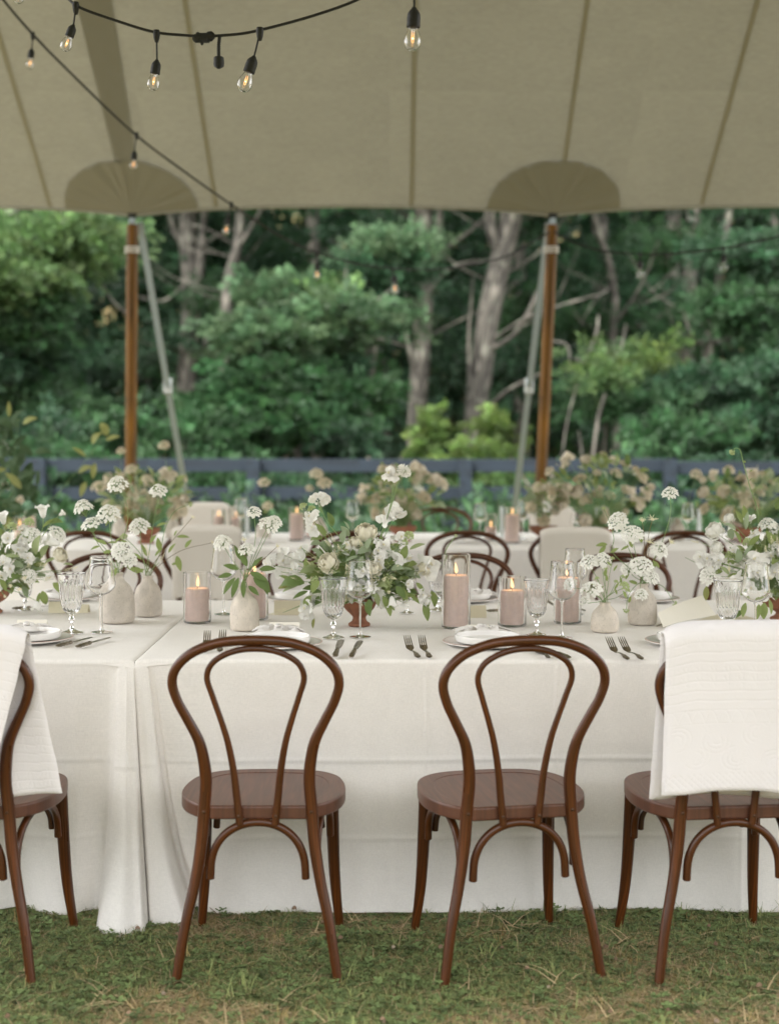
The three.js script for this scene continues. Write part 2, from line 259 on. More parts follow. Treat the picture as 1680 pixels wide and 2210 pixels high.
// ------------------------------------------------------------------ trees, shrubs and the wood behind
function leafGeo(len, wid, nl = 4, bend = 0.2, fold = 0.25, nw = 2) {   // grows along +y, upper side to +z
  return surf(nw, nl, (u, v) => { const s = u * 2 - 1, w = wid / 2 * Math.pow(Math.sin(Math.PI * Math.min(1, v * 0.94 + 0.03)), 0.8) * (1.15 - 0.35 * v), a = bend * v * v * 1.6; return [s * w, len * v * (1 - 0.25 * a * a), -len * a * v * 0.6 + Math.abs(s) * w * fold, u, v]; });
}
function sprig(seed, n, L, ll, lw) {   // a twig with loose leaves on both sides, growing along +y
  const r = rng(seed), out = [];
  for (let i = 0; i < n; i++) {
    const t = (i + 0.6) / n, s = i % 2 ? 1 : -1, base = leafGeo(ll * (0.7 + 0.6 * r()), lw * (0.8 + 0.4 * r()), 2, 0.3, 0.3);
    const dir = V(s * (0.6 + 0.5 * r()) * (1.15 - 0.6 * t), 0.35 + 0.6 * r(), (r() - 0.6) * 1.1);
    out.push(base.applyMatrix4(M4(V(0.02 * s, L * t, (r() - 0.5) * 0.1 - 0.12 * L * t * t), dir, (r() - 0.5) * 2.2)));
  }
  out.push(tube([V(0, 0, 0), V(0, L * 0.5, -0.03 * L), V(0, L, -0.12 * L)], [0.006, 0.003], 3, 3, false));
  return join(out);
}
const SPRIGS = [sprig(1, 12, 0.46, 0.145, 0.078), sprig(2, 13, 0.48, 0.125, 0.066), sprig(3, 11, 0.44, 0.165, 0.105), sprig(4, 14, 0.5, 0.12, 0.054)];
const leafMat = phys({ color: rgb(1, 1, 1), clearcoat: 0.35, clearcoatRoughness: 0.42, roughness: 1, transmission: 0.35, thickness: 0, specularIntensity: 0.5 });
const dummy = new THREE.Object3D();
function sprigs(name, list, kind, mat, parent) {   // list of [pos, dir, scale, color]
  const m = new THREE.InstancedMesh(SPRIGS[kind], mat, list.length); m.name = name; m.castShadow = m.receiveShadow = true;
  list.forEach(([p, dir, s, c, roll], i) => { m.setMatrixAt(i, M4(p, dir, roll ?? 0, s)); m.setColorAt(i, c); });
  (parent ?? scene).add(m); return m;
}
// leafy pads: [u, v, depth, half width px, half height px, number, tone]
const TONES = { bright: [0.110, 0.199, 0.061], mid: [0.045, 0.119, 0.041], dark: [0.03, 0.082, 0.036], blue: [0.041, 0.112, 0.049], yellow: [0.117, 0.191, 0.041], pale: [0.103, 0.187, 0.086] };  // leaf greens; the dark one also paints shade into lower and deeper foliage
function padList(pads, seed, org, scale = 1) {
  const r = rng(seed), out = [];
  for (const [u, v, d, ru, rv, n, tone] of pads) {
    const c = at(u, v, d), k = d / F, T = TONES[tone];
    // each pad is a handful of flat layers, each a drift of sprigs
    const layers = Math.max(2, Math.round(rv * k / 0.3));
    const N = Math.round(n * 1.5);
    const L = Array.from({ length: layers * 2 }, () => { const a = r() * 6.28, q = Math.sqrt(r()) * 0.75; return V(Math.cos(a) * q * ru * k, (r() * 2 - 1) * rv * k * 0.9, Math.sin(a) * q * ru * k * 0.7); });
    for (let i = 0; i < N; i++) {
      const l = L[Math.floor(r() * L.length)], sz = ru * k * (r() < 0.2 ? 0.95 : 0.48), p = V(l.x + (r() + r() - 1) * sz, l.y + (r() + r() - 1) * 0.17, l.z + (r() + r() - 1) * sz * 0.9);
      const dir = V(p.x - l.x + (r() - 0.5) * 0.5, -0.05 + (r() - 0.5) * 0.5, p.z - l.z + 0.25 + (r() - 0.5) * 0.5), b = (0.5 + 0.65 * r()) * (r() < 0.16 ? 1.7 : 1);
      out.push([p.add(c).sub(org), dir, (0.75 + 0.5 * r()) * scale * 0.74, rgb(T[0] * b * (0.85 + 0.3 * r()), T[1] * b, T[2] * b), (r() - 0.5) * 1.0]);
    }
  }
  return out;
}
function limb(pts, r0, r1) { return tube(pts, [r0, r0 * 0.8 + r1 * 0.2, r1], 24, 9); }
function tree(name, label, category, { trunk, r, limbs = [], pads = [], kind = 0, seed = 1, scale = 1, group }) {
  const foot = trunk ? at(...trunk[0]) : at(pads[0][0], pads[0][1], pads[0][2]); foot.y = 0;
  const t = thing(name, label, category, foot, 0, group);
  const W = (q) => at(...q).sub(foot);
  if (trunk) part('trunk', limb([W(trunk[0]).setY(-0.1), ...trunk.slice(1).map(W)], r[0] * 0.84, r[1] * 0.84), M.bark, t);
  for (const [l, lr] of limbs) sub('branch', limb(l.map(W), lr * 0.85, lr * 0.3), M.bark, t);
  if (trunk) {
    const rr = rng(seed * 13 + 5), cv = new THREE.CatmullRomCurve3(trunk.map(W)), n = category === 'tree' ? 5 : 0;
    for (let i = 0; i < n; i++) { const t0 = 0.25 + 0.5 * rr(), a = cv.getPoint(t0), s = rr() < 0.5 ? -1 : 1, L = 0.6 + 1.1 * rr(), z = 0.8 * rr() - 0.1, up = 0.9 * rr() + 0.1; sub('branch', limb([a, a.clone().add(V(s * L * 0.4, up * L * 0.3, z * 0.4)), a.clone().add(V(s * L * 0.7, up * L * (0.4 + 0.4 * rr()), z * 0.8)), a.clone().add(V(s * L, up * L + 0.3 * rr(), z))], 0.007 + 0.012 * rr(), 0.003), M.bark, t); }
  }
  if (!trunk) sub('stem', join(Array.from({ length: 5 }, (_, i) => tube([V((i - 2) * 0.06, -0.05, 0), V((i - 2) * 0.22, 0.5, 0.1 * (i % 2)), V((i - 2) * 0.4, 1.1, 0.2 * (i % 3 - 1))], [0.025, 0.012], 8, 6))), M.twig, t);
  if (pads.length) sprigs('crown', padList(pads, seed, foot, scale), kind, leafMat, t).userData.kind = 'stuff';
  return t;
}
// the trunks one can tell apart, from left to right
tree('forest_tree', 'tall left tree with pale grey forked trunk just right of the left guy strap', 'tree', { trunk: [[398, 985, 25], [402, 820, 25], [415, 640, 25], [405, 500, 25], [418, 380, 25], [425, 120, 25]], r: [0.2, 0.12], limbs: [[[[405, 720, 25], [430, 600, 24.8], [440, 470, 24.8], [470, 330, 24.6]], 0.09], [[[408, 560, 25], [370, 480, 25], [355, 420, 25]], 0.06], [[[412, 600, 25], [350, 650, 24.5], [300, 640, 24.5]], 0.03], [[[415, 560, 25], [450, 520, 24.6], [560, 470, 24.4]], 0.03]], pads: [[430, 330, 25, 260, 110, 240, 'mid'], [330, 440, 26, 180, 90, 160, 'dark'], [350, 560, 25.5, 90, 40, 60, 'blue'], [460, 640, 24.6, 70, 40, 40, 'mid'], [340, 760, 25, 80, 60, 60, 'dark'], [450, 520, 26, 90, 40, 60, 'dark']], kind: 1, seed: 21 });
tree('forest_tree', 'slender tree with smooth brown curving trunk left of the pale layered shrub', 'tree', { trunk: [[478, 985, 23.5], [486, 760, 23.5], [488, 680, 23.5], [492, 610, 23.5], [512, 530, 23.5], [520, 430, 23.5], [515, 250, 23.5]], r: [0.11, 0.075], limbs: [[[[512, 540, 23.5], [535, 500, 23.4], [560, 460, 23.4], [590, 400, 23.3]], 0.045], [[[489, 700, 23.5], [465, 690, 23.3], [440, 740, 23.2]], 0.03]], pads: [[540, 340, 23.5, 220, 90, 200, 'mid']], kind: 0, seed: 22 });
tree('forest_tree', 'tall straight tree with thick pale grey trunk centred behind the fence', 'tree', { trunk: [[893, 1000, 23], [900, 880, 23], [908, 760, 23], [915, 620, 23], [918, 520, 23], [912, 420, 23], [905, 100, 23]], r: [0.175, 0.15], limbs: [[[[917, 600, 23], [945, 520, 22.8], [950, 440, 22.8], [965, 300, 22.6]], 0.07], [[[916, 640, 23], [980, 575, 22.6], [1080, 560, 22.4]], 0.035], [[[905, 850, 23], [880, 740, 22.8], [872, 650, 22.8]], 0.04], [[[925, 560, 23], [1000, 510, 22.6], [1080, 440, 22.5]], 0.04]], pads: [[900, 330, 23, 280, 110, 260, 'mid'], [1010, 420, 24.5, 200, 90, 160, 'dark']], kind: 1, seed: 23 });
tree('forest_tree', 'thick grey tree trunk leaning to the right beside the right guy strap', 'tree', { trunk: [[1016, 985, 22], [1024, 900, 22], [1038, 800, 22], [1052, 690, 22], [1078, 570, 22], [1095, 500, 22], [1115, 400, 22], [1160, 150, 22]], r: [0.2, 0.19], limbs: [[[[1085, 560, 22], [1060, 500, 21.9], [1055, 440, 21.9], [1040, 300, 21.8]], 0.11], [[[1045, 760, 22], [1110, 720, 21.6], [1165, 620, 21.5], [1200, 540, 21.4]], 0.045], [[[1040, 890, 22], [1100, 840, 21.6], [1180, 800, 21.3]], 0.04], [[[1050, 740, 22], [1150, 680, 21.4], [1310, 630, 21]], 0.035], [[[1012, 870, 22], [1012, 720, 22.4], [1020, 600, 22.4]], 0.035]], pads: [[1130, 330, 22, 260, 110, 240, 'mid'], [1000, 560, 23.5, 70, 60, 50, 'dark'], [1160, 480, 22.6, 70, 26, 40, 'blue'], [1120, 800, 23, 60, 60, 50, 'dark'], [980, 780, 23.6, 50, 70, 50, 'dark'], [1150, 660, 23, 50, 40, 30, 'mid']], kind: 0, seed: 24 });
tree('forest_tree', 'slim tree with wavering pale trunk in the leafy area right of the right tent pole', 'tree', { trunk: [[1335, 985, 24], [1325, 800, 24], [1322, 720, 24], [1326, 650, 24], [1312, 560, 24], [1290, 500, 24], [1270, 380, 24]], r: [0.08, 0.05], limbs: [[[[1325, 700, 24], [1380, 620, 23.8], [1420, 520, 23.6]], 0.03], [[[1318, 620, 24], [1290, 640, 23.7], [1250, 700, 23.5]], 0.022]], pads: [[1290, 330, 24, 220, 90, 180, 'blue'], [1400, 520, 25, 160, 60, 110, 'mid'], [1260, 560, 24.5, 80, 40, 60, 'blue'], [1420, 620, 24.5, 110, 40, 80, 'blue'], [1250, 690, 24.5, 80, 40, 60, 'mid'], [1420, 720, 24, 90, 30, 60, 'mid']], kind: 3, seed: 25 });
tree('forest_tree', 'slanting grey tree with a broken whitish limb at the far right', 'tree', { trunk: [[1488, 1010, 22], [1508, 880, 22], [1525, 780, 22], [1530, 720, 22], [1548, 640, 22], [1555, 560, 22], [1590, 350, 22]], r: [0.085, 0.06], limbs: [[[[1530, 735, 22], [1500, 738, 21.8], [1482, 700, 21.7], [1474, 672, 21.7]], 0.05], [[[1530, 735, 22], [1565, 735, 21.8], [1600, 722, 21.7]], 0.035], [[[1545, 650, 22], [1600, 660, 21.7], [1700, 630, 21.5]], 0.03]], pads: [[1580, 350, 22, 240, 100, 200, 'blue']], kind: 3, seed: 26 });
tree('dead_sapling', 'bare bleached sapling with angled broken twigs right of the right pole', 'sapling', { trunk: [[1265, 1000, 19.5], [1290, 900, 19.5], [1305, 850, 19.5]], r: [0.03, 0.02], limbs: [[[[1258, 1000, 19.5], [1248, 930, 19.5]], 0.02], [[[1212, 985, 19.6], [1225, 900, 19.6], [1245, 830, 19.6]], 0.02], [[[1240, 775, 20], [1262, 782, 20], [1268, 758, 20], [1310, 760, 20]], 0.03], [[[1262, 782, 20], [1285, 720, 20.2], [1290, 680, 20.4]], 0.02], [[[1230, 790, 20], [1222, 745, 20], [1190, 735, 20]], 0.02]], pads: [] });
// low leafy trees and shrubs in front of them
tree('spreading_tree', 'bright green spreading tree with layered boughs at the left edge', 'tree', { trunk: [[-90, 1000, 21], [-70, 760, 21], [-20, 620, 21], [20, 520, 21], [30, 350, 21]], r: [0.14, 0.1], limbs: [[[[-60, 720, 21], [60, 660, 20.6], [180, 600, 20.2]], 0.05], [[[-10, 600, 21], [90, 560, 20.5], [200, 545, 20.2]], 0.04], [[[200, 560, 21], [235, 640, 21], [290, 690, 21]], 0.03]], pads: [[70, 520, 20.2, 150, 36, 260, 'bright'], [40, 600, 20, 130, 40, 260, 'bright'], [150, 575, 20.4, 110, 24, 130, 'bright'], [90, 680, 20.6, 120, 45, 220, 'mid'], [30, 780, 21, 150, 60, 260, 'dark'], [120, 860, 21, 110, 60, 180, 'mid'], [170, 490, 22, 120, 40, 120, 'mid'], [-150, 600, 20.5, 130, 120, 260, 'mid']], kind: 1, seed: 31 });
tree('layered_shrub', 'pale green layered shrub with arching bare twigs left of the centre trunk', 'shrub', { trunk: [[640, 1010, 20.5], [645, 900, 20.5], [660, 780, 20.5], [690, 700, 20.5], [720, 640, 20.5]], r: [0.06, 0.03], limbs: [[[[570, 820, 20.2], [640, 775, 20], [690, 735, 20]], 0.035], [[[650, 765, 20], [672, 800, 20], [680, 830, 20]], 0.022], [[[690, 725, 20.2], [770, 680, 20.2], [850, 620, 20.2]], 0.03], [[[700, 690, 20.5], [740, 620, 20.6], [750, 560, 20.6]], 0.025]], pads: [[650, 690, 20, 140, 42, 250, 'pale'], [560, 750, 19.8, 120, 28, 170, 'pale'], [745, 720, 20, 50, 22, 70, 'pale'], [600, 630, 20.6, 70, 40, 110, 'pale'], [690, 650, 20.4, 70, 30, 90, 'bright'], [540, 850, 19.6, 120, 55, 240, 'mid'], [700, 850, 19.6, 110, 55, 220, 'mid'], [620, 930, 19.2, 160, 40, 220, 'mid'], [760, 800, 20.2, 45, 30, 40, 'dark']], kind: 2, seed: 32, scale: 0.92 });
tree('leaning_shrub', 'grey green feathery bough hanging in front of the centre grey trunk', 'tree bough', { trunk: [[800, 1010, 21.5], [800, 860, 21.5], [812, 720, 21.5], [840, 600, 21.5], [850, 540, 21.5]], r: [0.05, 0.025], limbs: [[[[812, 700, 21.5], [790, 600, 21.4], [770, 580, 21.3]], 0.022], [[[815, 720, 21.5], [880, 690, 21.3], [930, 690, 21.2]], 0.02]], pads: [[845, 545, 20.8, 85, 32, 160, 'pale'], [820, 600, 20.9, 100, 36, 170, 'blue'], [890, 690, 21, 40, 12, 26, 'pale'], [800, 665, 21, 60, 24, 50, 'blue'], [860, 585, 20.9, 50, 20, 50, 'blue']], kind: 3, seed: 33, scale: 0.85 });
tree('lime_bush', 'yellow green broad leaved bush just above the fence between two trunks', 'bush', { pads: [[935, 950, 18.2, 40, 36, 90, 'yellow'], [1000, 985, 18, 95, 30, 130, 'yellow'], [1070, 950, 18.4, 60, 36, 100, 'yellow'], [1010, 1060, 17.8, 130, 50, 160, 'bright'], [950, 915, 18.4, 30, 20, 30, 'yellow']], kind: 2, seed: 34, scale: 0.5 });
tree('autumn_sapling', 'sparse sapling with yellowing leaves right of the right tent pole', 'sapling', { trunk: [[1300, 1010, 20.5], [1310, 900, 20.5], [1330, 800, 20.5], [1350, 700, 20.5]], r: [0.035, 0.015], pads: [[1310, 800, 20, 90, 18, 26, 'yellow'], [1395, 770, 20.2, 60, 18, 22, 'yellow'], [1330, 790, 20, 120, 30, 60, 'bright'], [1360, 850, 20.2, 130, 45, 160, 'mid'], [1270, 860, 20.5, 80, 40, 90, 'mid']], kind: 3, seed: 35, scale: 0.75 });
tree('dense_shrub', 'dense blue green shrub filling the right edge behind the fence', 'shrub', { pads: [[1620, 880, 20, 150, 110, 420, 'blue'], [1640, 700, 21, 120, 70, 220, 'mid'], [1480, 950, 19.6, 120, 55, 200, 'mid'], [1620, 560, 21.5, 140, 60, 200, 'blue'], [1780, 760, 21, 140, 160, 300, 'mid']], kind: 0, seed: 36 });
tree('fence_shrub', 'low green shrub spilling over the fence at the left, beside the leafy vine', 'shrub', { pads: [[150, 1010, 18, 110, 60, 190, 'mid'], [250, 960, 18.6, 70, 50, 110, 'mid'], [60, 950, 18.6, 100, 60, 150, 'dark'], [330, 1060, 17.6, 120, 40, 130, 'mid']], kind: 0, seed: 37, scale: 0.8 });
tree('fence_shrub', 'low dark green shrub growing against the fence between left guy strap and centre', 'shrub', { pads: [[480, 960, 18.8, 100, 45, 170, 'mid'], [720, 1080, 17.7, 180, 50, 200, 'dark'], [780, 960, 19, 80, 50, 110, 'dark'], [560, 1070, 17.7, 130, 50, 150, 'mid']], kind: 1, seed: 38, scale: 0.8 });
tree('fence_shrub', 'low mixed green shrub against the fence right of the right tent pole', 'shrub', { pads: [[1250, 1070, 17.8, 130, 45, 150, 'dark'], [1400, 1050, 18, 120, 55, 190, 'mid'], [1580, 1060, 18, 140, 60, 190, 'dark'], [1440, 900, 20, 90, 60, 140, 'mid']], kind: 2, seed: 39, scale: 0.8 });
{ // the wood behind, one mass
  const r = rng(77), list = [[], []];
  for (let i = 0; i < 9500; i++) {
    const z = -26 - Math.pow(r(), 0.8) * 22, x = (r() * 2 - 1) * (10 - z * 0.28), top = i % 5 === 0 ? 13 : 9, y = 0.2 + r() * top, b = 0.6 + 0.75 * r(), T = i % 7 ? TONES.dark : TONES.mid;
    list[i % 2].push([V(x, y, z), V(r() - 0.5, r() * 0.5 - 0.2, r() * 0.9), 1.7 + 0.9 * r(), rgb(T[0] * b * 0.85, T[1] * b * 0.85, T[2] * b * 0.85), (r() - 0.5) * 1.6]);  // greens dimmed further for the shade deep in the wood
  }
  list.forEach((l, i) => tag(sprigs('forest' + (i ? '_001' : ''), l, i ? 0 : 2, leafMat), i ? 'shaded leaves of the deeper wood behind the trunks' : 'dark massed foliage of the wood beyond the fence', 'woodland', null, 'stuff'));
  const tr = []; for (let i = 0; i < 26; i++) { const z = -27 - r() * 12, x = (r() * 2 - 1) * 9; tr.push(tube([V(x, -0.2, z), V(x + (r() - 0.5) * 0.6, 4, z), V(x + (r() - 0.5) * 1.6, 11, z)], [0.1 + 0.12 * r(), 0.06], 10, 7)); }
  tag(part('forest_trunk_mass', tr, M.bark), 'thin shaded trunks standing deep in the wood', 'tree trunks', null, 'stuff');
  const low = []; for (let i = 0; i < 2200; i++) { const z = -14.5 - r() * 11, x = (r() * 2 - 1) * 11, b = 0.5 + 0.8 * r(), T = i % 3 ? TONES.mid : TONES.dark; low.push([V(x, 0.05 + 0.55 * r() * Math.min(1, (-z - 14) / 3), z), V(r() - 0.5, 0.5 + 0.6 * r(), r() - 0.3), 0.7 + 0.5 * r(), rgb(T[0] * b, T[1] * b, T[2] * b), r() * 3]); }
  tag(sprigs('undergrowth', low, 0, leafMat), 'low green undergrowth along the fence and into the wood', 'undergrowth', null, 'stuff');
  const rear = []; for (let i = 0; i < 1500; i++) { const a = (r() - 0.5) * 2.6, d = 17 + r() * 5, y = Math.pow(r(), 1.2) * 6.2; rear.push([V(Math.sin(a) * d * 1.3, y, Math.cos(a) * d), V(r() - 0.5, r() * 0.4 - 0.2, r() - 0.5), 3 + r(), rgb(0.06, 0.12, 0.045), r() * 3]); }  // added trees behind the camera, never seen, holding back low sky light
  tag(sprigs('forest_003', rear, 2, leafMat), 'added unseen line of trees behind the camera to cut low sky light', 'woodland', null, 'stuff');
  // crowns overhead keep the wood dim
  const top = []; for (let i = 0; i < 2600; i++) { const z = -21 - r() * 30, x = (r() * 2 - 1) * 22, y = 8.5 + r() * 5; top.push([V(x, y, z), V(r() - 0.5, r() * 0.4 - 0.2, r() - 0.5), 2.4 + r(), rgb(0.06, 0.12, 0.04), r() * 3]); }
  tag(sprigs('forest_002', top, 1, leafMat), 'high canopy of the wood above the trunks', 'woodland', null, 'stuff');
}
// ------------------------------------------------------------------ dining tables and their cloths
const TOP = 0.75, ZF = -4.3, ZB = -5.84, SEAM = -0.735;
const bump1 = (x, c, w) => Math.exp(-(((x - c) / w) ** 2));
function clothGeo(x0, x1, zf, zb, { foldsF = () => [0, 0, 0], nx = 420, ny = 120, seed = 1, hem = 0.012, creases = true, gapL = 0, gapR = 0 }) {
  const r = 0.014, prof = [], H = TOP + 0.004, nTop = 26;   // (z, y, t): from the back hem over the top to the front hem
  const back = 24; for (let i = 0; i <= back; i++) prof.push([zb, hem + (H - r - hem) * i / back, -(1 - i / back)]);
  for (let i = 1; i < 6; i++) { const a = i / 6 * Math.PI / 2; prof.push([zb + r - r * Math.cos(a), H - r + r * Math.sin(a), 0]); }
  for (let i = 0; i <= nTop; i++) prof.push([zb + r + (zf - zb - 2 * r) * i / nTop, H, 0]);
  for (let i = 1; i < 7; i++) { const a = i / 7 * Math.PI / 2; prof.push([zf - r + r * Math.sin(a), H - r + r * Math.cos(a), 0]); }
  for (let i = 0; i <= ny; i++) prof.push([zf, H - r - (H - r - hem) * i / ny, i / ny]);
  const n = prof.length - 1;
  const main = surf(nx, n, (u, v) => {
    let [z, y, t] = prof[Math.round(v * n)], x = x0 + (x1 - x0) * u; const X = x, Z = z, Y = y;
    const wob = fbm(x * 1.7 + seed * 7, 3.3, 3) - 0.47;
    if (t > 0) {
      const [dz, dx, dy] = foldsF(x, t);
      z += 0.02 * t * wob * 2 + (0.012 * Math.sin(x * 4.3 + seed) + 0.009 * Math.sin(x * 9.5 + 2.2 * Math.sin(x * 3.1 + seed))) * t + 0.006 * (fbm(x * 5, y * 3 + seed, 3) - 0.47) + 0.006 * (fbm(x * 3 + y * 4, y * 9 - x * 2 + seed, 3) - 0.47) * Math.min(1, t * 4) + dz; x += dx; y += dy + t * t * t * t * 0.022 * (fbm(x * 2.6 + seed, 8, 2) - 0.2) ;
      if (creases) {
        z += 0.0035 * bump1(y, 0.462 + 0.003 * Math.sin(x * 3), 0.005) + 0.0006 * (y > 0.462 ? 1 : -1) * bump1(y, 0.462, 0.03) + 0.002 * bump1(y, 0.236, 0.006);
        for (const c of [0.106, 0.482, 1.02, -1.2]) z += 0.0022 * bump1(x, c, 0.005) + 0.004 * Math.max(0, 1 - Math.abs(x - c) / 0.09) * t;
      }
    } else if (t < 0) z -= 0.02 * -t * wob * 2;
    else y += 0.0025 * (fbm(x * 2.2, z * 2.2 + seed, 3) - 0.47) + (creases ? 0.0012 * bump1(x, 0.106, 0.006) : 0);
    const ed = Math.min(X - x0, x1 - X); if (t === 0) y -= 0.007 * Math.exp(-ed / 0.007);
    return [x, y, z, X, v < 0.5 ? Z + Y : Z - Y];
  });
  const side = (x, sgn, gap) => surf(40, 50, (u, v) => { const z = zf + (zb - zf) * u, t = v; return [x + sgn * t * (0.004 + 0.006 * Math.sin(u * 19)), H - r - (H - r - hem) * v, z - (u < 0.02 ? 0.004 : 0), z, v * 0.75]; });
  return join([main, side(x0, -1, gapL), side(x1, 1, gapR)]);
}
const sm = THREE.MathUtils.smoothstep;
{
  const mk = (name, label, x0, x1, zf, zb, opts, group) => {
    const t = thing('dining_table', label.replace(/^.*?\|/, ''), 'table', V((x0 + x1) / 2, 0, (zf + zb) / 2), 0, group);
    const w = x1 - x0 - 0.06, dd = zf - zb - 0.06;
    part('tabletop', move(box(w, 0.03, dd), 0, TOP - 0.02, 0), M.seat, t);
    for (const a of [-1, 1]) for (const b of [-1, 1]) sub('leg', tube([[a * (w / 2 - 0.1), 0, b * (dd / 2 - 0.1)], [a * (w / 2 - 0.1), TOP - 0.03, b * (dd / 2 - 0.1)]], 0.025, 4, 8), M.wood, t);
    return tag(part(name, clothGeo(x0, x1, zf, zb, opts), M.cloth), label.split('|')[0], 'tablecloth', null);
  };
  // the left cloth's loose corner flares out towards the lawn; the right one's curls under
  const spline = (pts, q) => {   // [q, x, z] control points, smooth in between
    let k = 0; while (k < pts.length - 2 && pts[k + 1][0] < q) k++;
    const P0 = pts[Math.max(0, k - 1)], P1 = pts[k], P2 = pts[k + 1], P3 = pts[Math.min(pts.length - 1, k + 2)], d = P2[0] - P1[0], u = Math.min(1, Math.max(0, (q - P1[0]) / d));
    const h = (i) => { const m1 = (P2[i] - P0[i]) / Math.max(1e-5, P2[0] - P0[0]) * d, m2 = (P3[i] - P1[i]) / Math.max(1e-5, P3[0] - P1[0]) * d, a = u * u, c = a * u; return (2 * c - 3 * a + 1) * P1[i] + (c - 2 * a + u) * m1 + (-2 * c + 3 * a) * P2[i] + (c - a) * m2; };
    return [h(1), h(2)];
  };
  const leftFold = (x, t) => {   // one flat-fronted cone of surplus cloth at the corner, a shallow one beside it
    const s = x - SEAM, z1 = 0.05 * t * t, side = (k) => z1 * bump1(k, -0.2, 0.07) - 0.03 * t * bump1(k, -0.34, 0.05) + 0.02 * t * bump1(k, -0.5, 0.09);
    if (s < -0.17) return [side(s), 0, 0.004 * t * t * Math.sin(s * 30)];
    const A = 0.19 * Math.pow(t, 0.85) + 0.004, a = -0.046 - 0.02 * t - 0.032 * t ** 3, b = -0.002 + 0.052 * t, q = (s + 0.17) / 0.17;
    const [X, Z] = spline([[0, -0.17, side(-0.17)], [0.22, a - 0.035 * (1 - t * 0.3), side(-0.15) * 0.8 - 0.03 * t], [0.36, a - 0.006, A * 0.32], [0.46, a + 0.004, A * 0.78], [0.56, a + 0.022, A * 0.96], [0.68, (a + b) / 2 + 0.006, A * 1.05], [0.8, b - 0.022, A * 0.98], [0.92, b - 0.001, A * 0.9], [0.97, b + 0.001, A * 0.6], [1, b - 0.006, A * 0.1]], q);
    const rip = 0.008 * t * t * Math.sin(q * 21) * sm(q, 0.4, 0.5) * (1 - sm(q, 0.85, 0.95));
    return [Z + rip, X - s, -0.012 * t * sm(q, 0.35, 0.5) + 0.004 * t * t * t * Math.sin(q * 24)];
  };
  const rightFold = (x, t) => {
    const s = x - SEAM; if (s > 0.19) return [0.012 * t * bump1(s, 0.3, 0.06), 0, 0];
    const A = 0.115 * Math.pow(t, 0.85) + 0.004, b = 0.002 + 0.05 * t, c = b + 0.036 + 0.03 * t + 0.05 * t ** 5, q = s / 0.19;
    const [X, Z] = spline([[0, b - 0.016, A * 0.1], [0.04, b - 0.008, A * 0.6], [0.09, b + 0.002, A * 0.92], [0.18, b + 0.014, A], [0.42, c - 0.014, A * 0.97], [0.52, c, A * 0.75], [0.62, c + 0.001, A * 0.2], [0.7, c - 0.001, -0.03 * t], [0.8, c + 0.014, -0.04 * t], [0.9, c + 0.03, -0.008 * t], [1, Math.max(0.19, c + 0.05), 0.001]], q);
    return [Z, X - s, -0.01 * t * (1 - sm(q, 0.5, 0.65))];
  };
  mk('tablecloth', 'ivory tablecloth on the front left table with its loose corner flaring onto the lawn|front left dining table hidden under the ivory cloth with the flaring corner', -3.18, SEAM - 0.0005, ZF, ZB, { foldsF: leftFold, seed: 3, nx: 620 });
  mk('tablecloth', 'ivory tablecloth with pressed crease lines behind the two bare wooden chairs|front dining table under the creased ivory cloth behind the bare chairs', SEAM + 0.0005, 1.74, ZF, ZB, { foldsF: rightFold, seed: 8, nx: 620 });
  mk('tablecloth', 'ivory tablecloth on the shaded back table left of its two tall pink candles|back dining table at the left in the shade under an ivory cloth', -4.6, -1.16, -8.45, -9.75, { seed: 12, nx: 200, ny: 40, creases: false });
  mk('tablecloth', 'ivory tablecloth on the shaded back table seen between the distant chair hoops|back dining table at centre and right in the shade under an ivory cloth', -1.145, 4.4, -8.45, -9.75, { seed: 15, nx: 240, ny: 40, creases: false });
}

